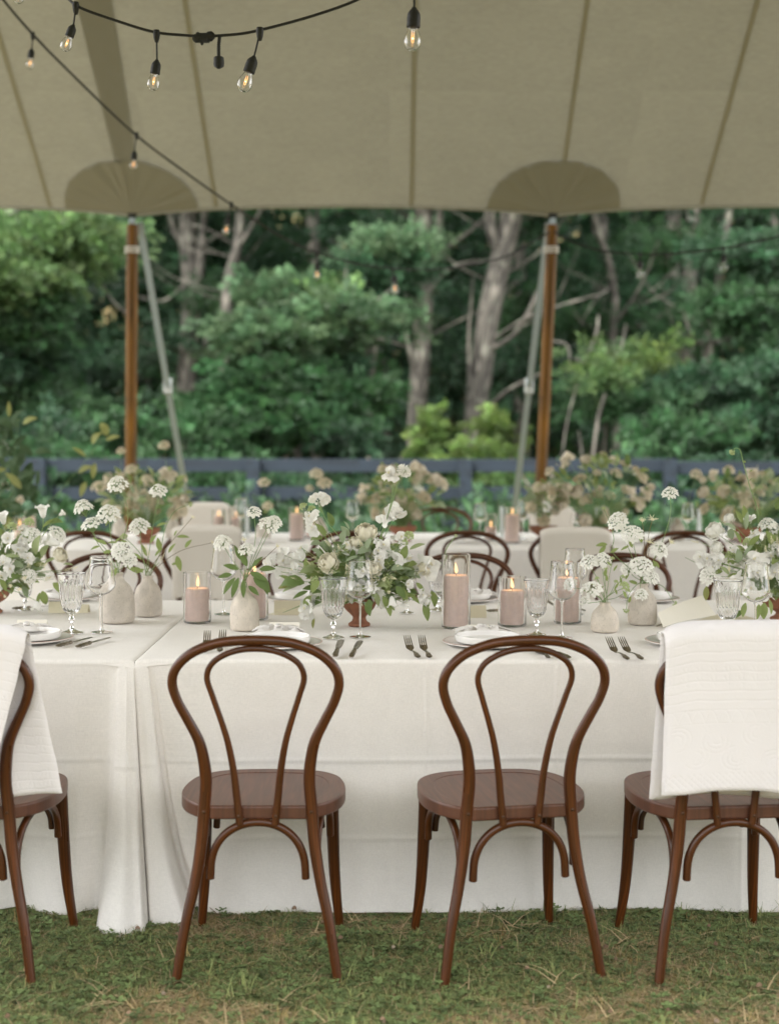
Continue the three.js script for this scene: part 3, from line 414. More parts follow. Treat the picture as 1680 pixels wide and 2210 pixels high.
// ------------------------------------------------------------------ bentwood chairs
const sm0 = THREE.MathUtils.smoothstep;
const chairProto = new THREE.Group();
{
  const half = [[0, .207, .052], [.148, .184, .03], [.257, .16, .012], [.351, .145, .003], [.448, .137, 0], [.515, .132, .004], [.575, .137, .012], [.623, .148, .02], [.68, .175, .03], [.73, .199, .04], [.775, .21, .048], [.812, .2, .055], [.85, .162, .061], [.876, .1, .066]];
  const pts = [...half.map(([y, w, z]) => V(-w, y, z)), V(-.045, .884, .068), V(.045, .884, .068), ...half.slice().reverse().map(([y, w, z]) => V(w, y, z))];
  const c = chairProto;
  sub('back_frame', tube(pts, (t) => { const e = Math.min(t, 1 - t) * 2; return e < 0.22 ? 0.0122 + 0.0036 * (e / 0.22) : e < 0.62 ? 0.0158 - 0.0034 * sm0(e, 0.34, 0.62) : 0.0124 + 0.0004 * sm0(e, 0.75, 1); }, 150, 14), M.wood, c);
  const ih = [[.405, .045, .013], [.48, .053, .014], [.545, .06, .018], [.623, .074, .026], [.68, .09, .034], [.74, .109, .043], [.79, .122, .052], [.822, .111, .057], [.847, .078, .0625]];
  sub('inner_hoop', tube([...ih.map(([y, w, z]) => V(-w, y, z)), V(-.03, .8625, .067), V(.03, .8625, .067), ...ih.slice().reverse().map(([y, w, z]) => V(w, y, z))], (t) => { const e = Math.min(t, 1 - t) * 2; return 0.0102 - 0.0024 * sm0(e, 0, 0.5) + 0.0006 * sm0(e, 0.8, 1); }, 110, 12), M.wood, c);
  const outline = (k) => { const q = [[-.128, -.002], [-.165, -.03], [-.2, -.09], [-.216, -.17], [-.211, -.27], [-.185, -.355], [-.12, -.41], [0, -.425], [.12, -.41], [.185, -.355], [.211, -.27], [.216, -.17], [.2, -.09], [.165, -.03], [.128, -.002]]; return q.map(([x, z]) => new THREE.Vector2(x * k, -(z + 0.2) * k - 0.2 * -1)); };
  const shapeOf = (k) => { const s = new THREE.Shape(); const q = outline(k); s.moveTo(q[0].x, q[0].y); s.splineThru(q.slice(1)); s.closePath(); return s; };
  const rim = shapeOf(0.985), inner = shapeOf(0.80); rim.holes.push(new THREE.Path(shapeOf(0.81).getPoints(6).reverse()));
  const flat = (s, d, b) => new THREE.ExtrudeGeometry(s, { depth: d, bevelEnabled: true, bevelThickness: b, bevelSize: b * 0.8, bevelSegments: 3, curveSegments: 6 }).rotateX(-Math.PI / 2);
  const uvSeat = (g) => { const p = g.attributes.position, u = g.attributes.uv; for (let i = 0; i < p.count; i++) u.setXY(i, p.getX(i), p.getZ(i)); return g; };
  sub('seat', uvSeat(flat(rim, 0.024, 0.006).translate(0, 0.4195, 0)), M.seat, c);
  sub('seat_panel', uvSeat(flat(inner, 0.02, 0.0025).translate(0, 0.4255, 0)), M.seat, c);
  for (const s of [-1, 1]) sub('leg', tube([[s * .176, .425, -.34], [s * .178, .3, -.35], [s * .184, .14, -.368], [s * .196, 0, -.395]], [0.0185, 0.018, 0.0155, 0.0115], 30, 12), M.wood, c);
  const arch = (A, B, h, bot, r = 0.0106) => { const q = []; for (let i = 0; i <= 14; i++) { const a = Math.PI * i / 14, k = (1 - Math.cos(a)) / 2, m = A.clone().lerp(B, k); const y = bot + (h - bot) * Math.pow(Math.sin(a), 0.75); q.push(V(m.x, y, m.z)); } return tube(q, r, 44, 10); };
  sub('brace', arch(V(-.122, 0, .004), V(.122, 0, .004), .408, .262), M.wood, c);
  sub('brace', arch(V(-.147, 0, -.352), V(.147, 0, -.352), .405, .30, 0.0098), M.wood, c);
  for (const s of [-1, 1]) sub('brace', arch(V(s * .15, 0, -.02), V(s * .172, 0, -.322), .405, .285, 0.0102), M.wood, c);
  for (const [x, y, z] of [[-.137, .437, .0155], [.137, .437, .0155], [-.0475, .428, .0235], [.0475, .428, .0235]]) sub('screw', new THREE.SphereGeometry(0.0045, 8, 6).scale(1, 1, 0.5).translate(x, y, z), M.screw, c);
}
let chairUsed = false;
function chair(label, x, d, turn, group) {
  const c = chairUsed ? chairProto.clone() : chairProto; chairUsed = true;
  c.name = numbered('bentwood_chair'); scene.add(c); c.position.set(x, 0.004, -d); c.rotation.y = turn;
  c.userData = {}; return tag(c, label, 'chair', group);
}
const cx = (u, d) => (u - CU) * d / F;
chair('bare hoop backed dark bentwood chair facing the table squarely, the left one', cx(553, 3.8), 3.8, 0.0, 'chairs along the front of the table');
chair('dark bentwood chair with bare hoop back, turned slightly left, beside the quilt draped chair', cx(1123, 3.8), 3.8, 0.175, 'chairs along the front of the table');
chair('dark bentwood chair under a white embroidered quilt at the right edge', cx(1590, 3.8), 3.8, 0.1, 'chairs along the front of the table');
chair('dark bentwood chair with a white blanket slung crookedly, cut off at the left edge', cx(-106, 3.8), 3.8, -0.06, 'chairs along the front of the table');
for (const [u, l] of [[232, 'dark bentwood chair across the front table behind the two speckled vases'], [1000, 'dark bentwood chair on the far side of the front table behind the tallest pink candle'], [1342, 'dark bentwood chair on the far side of the front table behind the squat bud vase'], [640, 'dark bentwood chair hidden across the table behind the central flowers']])
  chair(l, cx(u, 6.25), 6.25, Math.PI + 0.02, 'chairs across the front table');
for (const [u, l] of [[192, 'distant dark hoop chair behind the left white flowers'], [440, 'distant chair wearing a plain ivory blanket left of centre'], [760, 'distant dark hoop chair at the back table behind the tall central flowers'], [1008, 'distant dark hoop chair above the tall pink candle in glass'], [1232, 'distant chair wearing a plain ivory blanket right of centre'], [1474, 'distant dark hoop chair at the back table left of the right floral bowl']])
  chair(l, cx(u, 7.8), 7.8, (u % 7) * 0.02 - 0.06, 'chairs along the back table');
for (const [u, l] of [[450, 'far side chair of the back table with an ivory cover behind the left flames'], [950, 'far side dark chair of the back table glimpsed behind the beige flower mass'], [1190, 'far side chair of the back table behind the right tent pole']])
  chair(l, cx(u, 10.15), 10.15, Math.PI, 'chairs on the far side of the back table');

// ------------------------------------------------------------------ quilts and blankets over chair backs
{
  const line = (d, w) => Math.min(1, Math.abs(d) / w);
  const quilt = tex(1024, 1024, (x, y) => {      // 0.5 m square: stitched channels, a leaf band, scrolls, a diamond border
    const X = x * 0.5, Y = y * 0.5; let h = 1;
    const wob = 0.0015 * Math.sin(X * 60) + 0.004 * (fbm(X * 16, Y * 16, 2) - 0.4);
    if (Y > 0.21) { h = Math.min(h, line(((Y + wob) % 0.0245) - 0.0122, 0.005)); if (Y > 0.27 && Y < 0.32 || Y > 0.37) { const q = Math.abs(((X * 1 + 0.3 * (Y % 0.0245)) % 0.035) - 0.0175); h = Math.min(h, 0.35 + 0.65 * line(q - 0.25 * (Y % 0.0245), 0.004)); } }
    else if (Y > 0.175) { const q = Math.abs(Math.sin(X * 95)) * 0.03; h = Math.min(h, line((Y - 0.178) - q, 0.004), line(Y - 0.21, 0.003), line(Y - 0.175, 0.003)); }
    else if (Y > 0.05) {
      for (let k = 0; k < 10; k++) { const row = k % 2, a = X - 0.03 - k * 0.05, b = Y - (row ? 0.085 : 0.14) - 0.01 * Math.sin(k * 2.1), R = Math.hypot(a, b * 1.15) + 0.006 * (fbm(X * 40 + k, Y * 40, 2) - 0.4), th = Math.atan2(b, a) + k; for (const q of [0.012, 0.024, 0.036]) h = Math.min(h, line(R - q, 0.0035) + 1.2 * sm(-Math.sin(th + q * 40), -0.1, 0.5)); if (R < 0.03) h = Math.min(h, line(Math.sin(th * 5) * R, 0.003) + (R < 0.014 ? 1 : 0)); }
    } else { const p = ((X + Y) % 0.016 + 0.016) % 0.016 - 0.008, q = ((X - Y) % 0.016 + 0.016) % 0.016 - 0.008; h = Math.min(line(p, 0.004), line(q, 0.004)); }
    return 0.75 * Math.sqrt(h) + 0.25 * fbm(X * 420, Y * 420, 2) * 1.4;
  }, false, 2, 2);
  quilt.repeat.set(2, 2);
  M.quilt = phys({ color: rgb(0.83, 0.805, 0.815), bumpMap: quilt, bumpScale: 0.001, roughness: 0.95, sheen: 0.3, sheenRoughness: 0.7, sheenColor: rgb(1, 1, 1) });
  M.blanket = phys({ color: rgb(0.74, 0.69, 0.62), bumpMap: tex(128, 128, (x, y) => 0.5 + 0.5 * Math.sin(x * 6.28 * 32) * 0.5 + 0.4 * (N1(x * 64, y * 64, 64) - 0.5), false, 8, 8), bumpScale: 0.001, roughness: 0.95 });
  // hung over a chair back: near side, over the top, far side
  function drape(name, label, { xc, zc, w, yTop, yNear, yFar, rad = 0.03, thick = 0.012, skewN = 0, skewF = 0, mat, turn = 0, wav = 0.006, seed = 1, lean = 0.02, cat = 'quilt' }) {
    const path = [], nN = 60, nA = 12, nFar = 44;
    for (let i = 0; i <= nN; i++) { const k = i / nN; path.push([rad + lean * k * 0.4, yNear + (yTop - rad - yNear) * k, 1 - k, 0]); }
    for (let i = 1; i < nA; i++) { const a = i / nA * Math.PI; path.push([rad * Math.cos(a) + lean * 0.4, yTop - rad + rad * Math.sin(a), 0, 0]); }
    for (let i = 0; i <= nFar; i++) { const k = i / nFar; path.push([-rad + lean * 0.4 - 0.062 * k, yTop - rad + (yFar - yTop + rad) * k, 0, k]); }
    const n = path.length - 1, len = [0]; for (let i = 1; i <= n; i++) len.push(len[i - 1] + Math.hypot(path[i][0] - path[i - 1][0], path[i][1] - path[i - 1][1]));
    const O = [];   // closed loop: outer face, rounded hem, inner face
    for (let i = 0; i <= n; i++) O.push([i, 1]); for (let i = n; i >= 0; i--) O.push([i, -1]); O.push([0, 1]);
    const nrm = (i) => { const a = path[Math.max(0, i - 1)], b = path[Math.min(n, i + 1)], dz = b[0] - a[0], dy = b[1] - a[1], l = Math.hypot(dz, dy); return [dy / l, -dz / l]; };
    const g = surf(72, O.length - 1, (u, v) => {
      const [i, sd] = O[Math.round(v * (O.length - 1))], [z, y, tn, tf] = path[i], [nz, ny] = nrm(i), e = Math.pow(Math.max(0, 1 - Math.pow(Math.abs(2 * u - 1), 14)), 0.5), th = thick * 0.5 * e * (i === 0 || i === n ? 0.55 : 1);
      let x = (u - 0.5) * w; const edge = Math.abs(2 * u - 1);
      const wv = wav * (tn + tf) * (Math.sin(x * 21 + seed * 2 + (tf ? 2 : 0)) + 0.6 * Math.sin(x * 43 + seed)) + 0.004 * (fbm(x * 8 + seed, y * 8, 3) - 0.47);
      const X = x + skewN * tn + skewF * tf + 0.005 * (fbm(y * 14 + seed, u * 3, 3) - 0.47) * (edge > 0.9 ? 1 : 0);
      const droop = -0.02 * Math.pow(edge, 5) * (1 - tn) * (1 - tf), hemY = 0.006 * Math.sin(x * 16 + seed) * (tn * tn + tf * tf);
      return [X, y + ny * th * sd + droop + hemY, z + nz * th * sd + wv, u * w + (tf ? 0.13 : 0), (len[n] - len[i]) - (len[n] - len[0]) + 0.002 + len[0] + (tf ? 0.03 : 0) + (len[i])* 2];
    });
    const uv = g.attributes.uv; for (let k = 0; k < uv.count; k++) { const row = Math.floor(k / 73), [i] = O[row]; uv.setY(k, len[i]); }
    const m = part(name, g, mat); m.position.set(xc, 0, zc); m.rotation.y = turn;
    return tag(m, label, cat);
  }
  drape('quilt', 'thick white embroidered quilt hanging over the chair back at the right edge', { xc: cx(1590, 3.73) + 0.017, zc: -3.735, w: 0.40, yTop: 0.93, yNear: 0.512, yFar: 0.475, rad: 0.03, thick: 0.024, skewN: -0.004, skewF: -0.012, mat: M.quilt, turn: 0.04, seed: 2, wav: 0.006 });
  drape('quilt', 'white quilted blanket slung crookedly over the chair cut off at the left edge', { xc: -1.105, zc: -3.735, w: 0.41, yTop: 0.928, yNear: 0.47, yFar: 0.478, rad: 0.028, thick: 0.012, skewN: -0.105, skewF: 0.06, mat: M.quilt, turn: -0.03, seed: 5, wav: 0.01 });
  const bl = { w: 0.355, yTop: 0.926, yNear: 0.55, yFar: 0.55, rad: 0.03, thick: 0.012, mat: M.blanket, cat: 'blanket' };
  drape('blanket', 'plain ivory blanket over the distant chair left of centre', { ...bl, xc: cx(446, 7.74), zc: -7.74, seed: 3 });
  drape('blanket', 'plain ivory blanket over the distant chair right of centre', { ...bl, xc: cx(1240, 7.74), zc: -7.74, w: 0.36, yNear: 0.45, seed: 4, yTop: 0.915 });
  drape('blanket', 'ivory cover on the farthest chair behind the left back candles', { ...bl, xc: cx(444, 10.2), zc: -10.21, seed: 6, w: 0.32 });
  drape('blanket', 'ivory cover on the farthest chair beside the right tent pole', { ...bl, xc: cx(1190, 10.2), zc: -10.21, seed: 7, w: 0.3, yTop: 0.9 });
}

// ------------------------------------------------------------------ tableware
const c1 = (x, y) => [x / 2.778, 940.9 + y / 2.778], c2 = (x, y) => [537.6 + x / 2.778, 940.9 + y / 2.778], c3 = (x, y) => [1075.3 + x / 2.778, 940.9 + y / 2.778];
const TY = TOP + 0.0065;
const P = (u, v) => onY(u, v, TY);
const lathed = (prof, n, seg, mod) => lathe(smoothProfile(prof, n), seg, mod);

// bud vases
function vase(label, u, v, w, h, mat, kind) {
  const p = P(u, v), r = w / 2, t = thing('bud_vase', label, 'vase', p);
  const N = 0.3 * r + 0.004;
  const prof = kind === 'squat'
    ? [[0.001, 0], [r * 0.8, 0.0], [r * 0.93, 0.004], [r, 0.2 * h], [r * 0.97, 0.42 * h], [r * 0.83, 0.68 * h], [r * 0.52, 0.85 * h], [N, 0.93 * h], [N, 0.97 * h], [N * 1.08, h], [N * 0.85, h + 0.001], [N * 0.8, 0.95 * h]]
    : [[0.001, 0], [r * 0.82, 0.0], [r * 0.96, 0.006], [r, 0.18 * h], [r * 0.99, 0.42 * h], [r * 0.93, 0.58 * h], [r * 0.77, 0.73 * h], [r * 0.5, 0.83 * h], [N * 1.05, 0.885 * h], [N * 0.93, 0.94 * h], [N * 1.06, h], [N * 0.9, h + 0.002], [N * 0.75, 0.96 * h]];
  const body = part('vessel', lathed(prof, 60, 48, (a, r0, y) => r0 * (1 + 0.005 * Math.sin(a * 2 + y * 20) * (y > 0.003 ? 1 : 0))), mat, t);
  part('mouth', new THREE.CylinderGeometry(N * 0.84, N * 0.84, 0.002, 20).translate(0, 0.955 * h, 0), M.hole, t);  // dark disc paints the shade inside the neck
  return { p, top: p.clone().add(V(0, h, 0)), r: N * 0.5, d: -p.z };
}
const vases = {
  big: vase('tallest speckled stoneware bud vase, beside the left wine glass', 253, 1343, 0.121, 0.170, M.stoneware),
  mid: vase('slimmer speckled stoneware bud vase just right of the tallest one', 320, 1329, 0.1, 0.143, M.stoneware),
  leafy: vase('smooth cream bud vase holding drooping green leaves behind the left bare chair', 528, 1359, 0.097, 0.140, M.stonewareSmooth),
  squat: vase('low squat cream bud vase with a fan of thin green stems', 1304, 1363, 0.092, 0.096, M.stonewareSmooth, 'squat'),
  right: vase('rounded cream bud vase behind the squat one, left of the leaning menu cards', 1385, 1347, 0.098, 0.138, M.stoneware),
};

// candles in glass cylinders
const flameGeo = lathe(smoothProfile([[0.0005, 0], [0.0042, 0.004], [0.0056, 0.011], [0.004, 0.021], [0.0015, 0.031], [0.0003, 0.037]], 16), 12);
function candleThing(label, p, r, h, group, tilt = 0, lit = true) {
  const t = thing('pillar_candle', label, 'candle', p, 0, group);
  part('wax', lathe(smoothProfile([[0.001, 0.0], [r - 0.002, 0.0], [r, 0.003], [r, h * 0.5], [r, h - 0.006], [r - 0.003, h - 0.001], [r * 0.75, h - 0.003], [r * 0.3, h - 0.006], [0.0005, h - 0.0065]], 60), 40), M.wax, t);
  part('wick', tube([[0, h - 0.008, 0], [0.0005, h, 0], [0.002, h + 0.008, 0]], 0.001, 6, 6), M.wick, t);
  if (lit) {
    const f = part('flame', flameGeo, M.flame, t); f.position.set(0.001, h + 0.005, 0); f.rotation.z = tilt; f.castShadow = false;
    const l = new THREE.PointLight(new THREE.Color(1, 0.62, 0.3), 0.0009); l.position.copy(p).add(V(0.001, h + 0.017, 0)); l.castShadow = true; l.shadow.radius = 0.2; l.name = 'candle_flame'; scene.add(l);
  }
  return t;
}
function cylinder(label, p, r, h, group) {
  const t = thing('glass_cylinder', label, 'candle holder', p, 0, group), w = 0.0028;
  part('wall', lathe([[0.0005, 0.0005], [r - 0.006, 0], [r - 0.002, 0.001], [r, 0.004], [r, h * 0.5], [r, h - 0.0012], [r - w * 0.3, h - 0.0002], [r - w * 0.7, h - 0.0002], [r - w, h - 0.0012], [r - w, h * 0.5], [r - w, 0.008], [r - w - 0.003, 0.005], [0.0005, 0.0045]], 64), M.glass, t);
  return t;
}
function candle(label, glassLabel, u, v, w, h, cw, ch, tilt, grp) {
  const p = P(u, v);
  cylinder(glassLabel, p, w / 2, h, grp && grp + ' glasses');
  candleThing(label, p.clone().add(V(0, 0.006, 0)), cw / 2, ch, grp, tilt);
}
candle('short dusty pink candle left of the cream leafy vase', 'glass cylinder around the short pink candle at the left', ...[426, 1343], 0.095, 0.172, 0.079, 0.113, -0.05);
candle('dusty pink candle half hidden behind the cream leafy vase', 'glass cylinder half hidden behind the cream leafy vase', ...[549, 1336], 0.097, 0.175, 0.08, 0.155, 0);
candle('tallest dusty pink candle right of the central flowers', 'tallest glass cylinder right of the central flowers', ...[983, 1354], 0.097, 0.247, 0.08, 0.171, 0.1);
candle('short dusty pink candle left of a cut crystal goblet, behind the right bare chair', 'short glass cylinder beside the cut goblet behind the right bare chair', ...[1104, 1350], 0.096, 0.166, 0.078, 0.115, 0.12);
candle('dusty pink candle standing behind the right wine glass', 'glass cylinder standing behind the right wine glass', ...[1223, 1344], 0.095, 0.206, 0.078, 0.150, 0);

// wine glasses and cut crystal goblets, made as the photograph's proportions show
function wineGlassParts(t, h = 0.246) {
  const k = h / 0.246, q = (a) => a.map(([r, y]) => [r * k, y * k]);
  part('bowl', lathe(smoothProfile(q([[0.001, 0.1205], [0.012, 0.1215], [0.03, 0.131], [0.0445, 0.149], [0.0455, 0.156], [0.0425, 0.18], [0.038, 0.215], [0.0352, 0.2455], [0.0347, 0.2462], [0.0342, 0.2455], [0.037, 0.215], [0.0414, 0.18], [0.0443, 0.156], [0.0434, 0.1495], [0.0292, 0.1325], [0.011, 0.1235], [0.001, 0.123]]), 110), 56), M.glass, t);
  part('stem', lathe(smoothProfile(q([[0.0005, 0.122], [0.007, 0.1195], [0.0046, 0.112], [0.0036, 0.09], [0.0034, 0.05], [0.004, 0.02], [0.007, 0.0085], [0.016, 0.0045], [0.03, 0.0026], [0.0345, 0.0016], [0.0345, 0.0004], [0.03, 0.0], [0.0005, 0.0006]]), 60), 36), M.glass, t);
}
function gobletParts(t, h = 0.195) {
  const k = h / 0.195, q = (a) => a.map(([r, y]) => [r * k, y * k]);
  const outer = [[0.0005, 0.062], [0.008, 0.063], [0.02, 0.069], [0.03, 0.083], [0.0355, 0.105], [0.038, 0.13], [0.0405, 0.16], [0.0445, 0.186], [0.0465, 0.1945], [0.046, 0.1952]];
  const inner = [[0.0445, 0.1935], [0.042, 0.185], [0.0382, 0.16], [0.0355, 0.13], [0.0325, 0.105], [0.027, 0.086], [0.017, 0.075], [0.0005, 0.0715]];
  const prof = [...smoothProfile(q(outer), 60), ...smoothProfile(q(inner), 24)], n0 = 61;
  part('bowl', lathe(prof, 108, (a, r, y, i) => {
    if (i >= n0 || r < 0.006) return r; const s = y / k, up = sm(s, 0.066, 0.085) * (1 - sm(s, 0.155, 0.172));
    const flute = Math.pow(Math.abs(Math.sin(a * 9)), 0.7), dia = Math.abs(Math.sin(a * 9 + s * 190)) * Math.abs(Math.sin(a * 9 - s * 190)), low = 1 - sm(s, 0.1, 0.115);
    return r - 0.0024 * up * (low * (1 - dia) + (1 - low) * (1 - flute));
  }), M.glass, t);
  part('stem', lathe(smoothProfile(q([[0.0005, 0.0635], [0.008, 0.061], [0.0062, 0.056], [0.0075, 0.052], [0.0105, 0.046], [0.0085, 0.04], [0.005, 0.034], [0.0048, 0.022], [0.0085, 0.015], [0.02, 0.0085], [0.034, 0.004], [0.036, 0.002], [0.034, 0], [0.0005, 0.0005]]), 60), 12 * 3, (a, r, y) => r * (1 + 0.05 * Math.cos(a * 6) * (r > 0.004 ? 1 : 0))), M.glass, t);
}
const wgProto = {}; let goProto, wiProto;
function wine(label, u, v, h) { const p = P(u, v); if (!wiProto) { wiProto = thing('wine_glass', label, 'wine glass', p, 0, 'wine glasses'); wineGlassParts(wiProto); wiProto.scale.setScalar(h / 0.246); return wiProto; } const c = copy(wiProto, 'wine_glass', label, p, u * 0.1); c.scale.setScalar(h / 0.246); return c; }
function goblet(label, u, v, h) { const p = P(u, v); if (!goProto) { goProto = thing('crystal_goblet', label, 'goblet', p, 0, 'cut crystal goblets'); gobletParts(goProto); goProto.scale.setScalar(h / 0.195); return goProto; } const c = copy(goProto, 'crystal_goblet', label, p, u * 0.1); c.scale.setScalar(h / 0.195); return c; }
wine('clear wine glass in front of the tallest speckled vase', 220, 1365, 0.251);
wine('clear wine glass in front of the central terracotta bowl', 777, 1375, 0.245);
wine('clear wine glass in front of the pink candle left of the squat vase', 1211, 1377, 0.244);
wine('clear wine glass in front of the right floral bowl, above the quilt', 1628, 1381, 0.243);
wine('clear wine glass across the table behind the leafy cream vase', 483, 1326, 0.25);
wine('clear wine glass across the table behind the pink candle left of the squat vase', 1239, 1326, 0.236);
goblet('cut crystal goblet at the left place setting beside the folded napkin', 155.5, 1367, 0.197);
goblet('cut crystal goblet in front of the central flowers, left of the wine glass', 719, 1378, 0.193);
goblet('cut crystal goblet right of the short pink candle behind the right bare chair', 1157, 1372, 0.181);
goblet('cut crystal goblet standing behind the quilt at the right', 1568, 1382, 0.190);
goblet('small cut crystal goblet across the table below the left flower bowl', 55, 1317, 0.14);
goblet('small crystal goblet across the table under the right side of the central flowers', 878, 1324, 0.14);
goblet('cut crystal goblet peeking out right of the central flowers across the table', 945, 1318, 0.18);

// plates, napkins, place cards, cutlery
function plateSet(label, u, v, small, group) {
  const t = thing('dinner_plate', label, 'plate', P(u, v), 0, group);
  const R = small ? 0.115 : 0.137;
  part('dish', lathe(smoothProfile([[0.0005, 0.001], [R * 0.66, 0.001], [R * 0.75, 0.003], [R, 0.011], [R + 0.001, 0.013], [R - 0.001, 0.0145], [R * 0.76, 0.0075], [R * 0.68, 0.005], [0.0005, 0.0048]], 50), 64), M.china, t);
  part('rim_line', lathe([[R - 0.0035, 0.0143], [R - 0.0012, 0.0152], [R + 0.0012, 0.0138]], 64), M.chinaRim, t);
  const r2 = R * 0.72, b = thing('side_plate', label.replace('large dinner plate with thin rim line', 'small rimmed plate stacked on the large one').replace('dinner plate across', 'small rimmed plate across'), 'plate', P(u, v).add(V(0, 0.0105, 0)), 0, group && 'small plates');
  part('dish', lathe(smoothProfile([[0.0005, 0.0], [r2 * 0.9, 0.0], [r2, 0.004], [r2 + 0.003, 0.02], [r2 + 0.002, 0.0225], [r2 - 0.001, 0.0215], [r2 - 0.004, 0.007], [r2 * 0.85, 0.0045], [0.0005, 0.0042]], 50), 64), M.china, b);
  return t;
}
plateSet('large dinner plate with thin rim line at the left place beside the cut goblet', 62, 1384);
plateSet('large dinner plate with thin rim line behind the left bare chair', 598, 1394);
plateSet('large dinner plate with thin rim line behind the right bare chair', 1052, 1392);
plateSet('large dinner plate with thin rim line half hidden by the right quilt', 1488, 1390);
plateSet('dinner plate across the table behind the left cut goblet', 150, 1294.5, true);
plateSet('dinner plate across the table behind the tall pink candle', 1010, 1297, true);
plateSet('dinner plate across the table left of the central flowers', 640, 1297, true);
plateSet('dinner plate across the table behind the squat vase', 1400, 1297, true);
const napSheet = (w, d, seed, hgt) => surf(36, 22, (u, v) => { const x = (u - 0.5) * w, z = (v - 0.5) * d, n = fbm(u * 5 + seed, v * 4 + seed, 4), e = Math.min(1, Math.min(u, 1 - u, v, 1 - v) * 7); return [x + 0.01 * (n - 0.5), hgt * (0.25 + e * (0.5 + 1.1 * (n - 0.35))) + 0.006 * Math.sin(u * 16 + seed + v * 5) * e, z + 0.006 * (fbm(u * 3 + 9, v * 3 + seed, 3) - 0.5), x, z]; });
function napkin(label, u, v, lift, turn, seed, w = 0.16, d = 0.09) {
  const t = thing('napkin', label, 'napkin', P(u, v).add(V(0, lift, 0)), turn, null);
  part('cloth', napSheet(w, d, seed, 0.02), M.napkin, t);
  const k = surf(24, 18, (a, b) => { const A = a * 6.283, B = b * 6.283, R = 0.016, r = 0.011 * (1 + 0.25 * Math.sin(A * 3 + seed)); return [(R + r * Math.cos(B)) * Math.cos(A) * 0.7, 0.02 + (R * 0.9 + r * 0.9 * Math.cos(B)) * Math.sin(A) * 0.45, r * Math.sin(B) * 1.5, a * 0.1, b * 0.06]; });
  part('knot', k, M.napkin, t);
  sub('tail', surf(14, 16, (a, b) => { const s = a - 0.5; return [0.03 + b * 0.055 + 0.01 * s, 0.02 + 0.004 * Math.sin(b * 3) - 0.012 * b + 0.004 * Math.cos(s * 9 + seed), s * 0.05 * (0.4 + b) + 0.02 * b, a * 0.05, b * 0.06]; }), M.napkin, t);
  sub('tail', surf(14, 16, (a, b) => { const s = a - 0.5; return [-0.03 - b * 0.055, 0.02 + 0.004 * Math.sin(b * 3) - 0.012 * b + 0.004 * Math.cos(s * 8 + seed * 2), s * 0.05 * (0.4 + b) - 0.015 * b, a * 0.05, b * 0.06]; }), M.napkin, t);
}
napkin('white knotted linen napkin on the left place plate', 62, 1373, 0.0165, 0.2, 1);
napkin('white crumpled linen napkin behind the left bare chair', 603, 1378, 0.0165, -0.1, 2, 0.15);
napkin('white crumpled linen napkin behind the right bare chair', 1038, 1377, 0.0165, 0.15, 3, 0.13, 0.1);
napkin('white linen napkin on the far plate behind the tall pink candle', 1022, 1295, 0.0165, 0.1, 4, 0.17);
napkin('white linen napkin on the far plate at the left behind the cut goblet', 140, 1292.5, 0.0165, 0.1, 5, 0.14);
function card(label, u, v, w, h, turn, mat, lift = 0) {
  const t = thing('place_card', label, 'place card', P(u, v).add(V(0, lift, 0)), turn), a = h * 0.42;
  for (const s of [-1, 1]) sub('leaf', surf(2, 6, (p, q) => [(p - 0.5) * w, h * (1 - q), s * a * q + s * 0.0004 + 0.0015 * s * Math.sin(q * 3.1)]), mat, t);
}
card('blank ivory tent card standing at the left place setting', 70, 1361, 0.098, 0.036, 0.05, M.paper);
card('blank ivory tent card standing behind the left bare chair', 614, 1366, 0.098, 0.035, -0.05, M.paper);
card('blank ivory tent card standing behind the right bare chair', 1038, 1368, 0.1, 0.03, 0.03, M.paper);
card('cream tent card across the table below the tall candle napkin', 1029, 1332, 0.062, 0.042, 0.1, M.paperCream);
card('cream tent card across the table left of the central flowers', 622, 1326, 0.1, 0.05, 0.0, M.paperCream);
card('cream tent card across the table behind the left cut goblet', 124, 1322, 0.06, 0.04, 0.1, M.paperCream);
card('small cream tent card across the table right of the left flower bowl', 180, 1322, 0.045, 0.03, -0.2, M.paperCream);
{ // two large menu cards, one leaning on the other
  const A = P(1418, 1356), B = P(1517, 1350), d = -A.z;
  const quad = (c) => surf(6, 6, (u, v) => { const a = c[0].clone().lerp(c[1], u), b = c[3].clone().lerp(c[2], u), q = a.lerp(b, v); return [q.x, q.y + 0.004 * Math.sin(u * 3.1), q.z]; });
  const corners = [at(...c3(958, 1143), d), at(...c3(1135, 1137), d), at(...c3(1297, 1078), d + 0.05), at(...c3(1220, 955), d + 0.12)];
  const mk = (label, cs, mat) => { const t = thing('menu_card', label, 'menu card', cs[0]); const m = part('sheet', quad(cs.map((q) => q.clone().sub(cs[0]))), mat, t); return t; };
  mk('large blank ivory menu card propped at a slant beside the rounded vase', [at(...c3(950, 1060), d + 0.02), at(...c3(1218, 955), d + 0.14), at(...c3(1302, 1074), d + 0.06), at(...c3(985, 1146), d - 0.02)], M.paper);
  mk('cream menu card lying behind the slanted ivory one at the right', [P(...c3(1170, 1118)), P(...c3(1400, 1060)), P(...c3(1560, 1110)), P(...c3(1230, 1136))].map((q) => q.add(V(0, 0.004, 0))), M.paperCream);
}
const sil = (pts, n = 30) => pts;
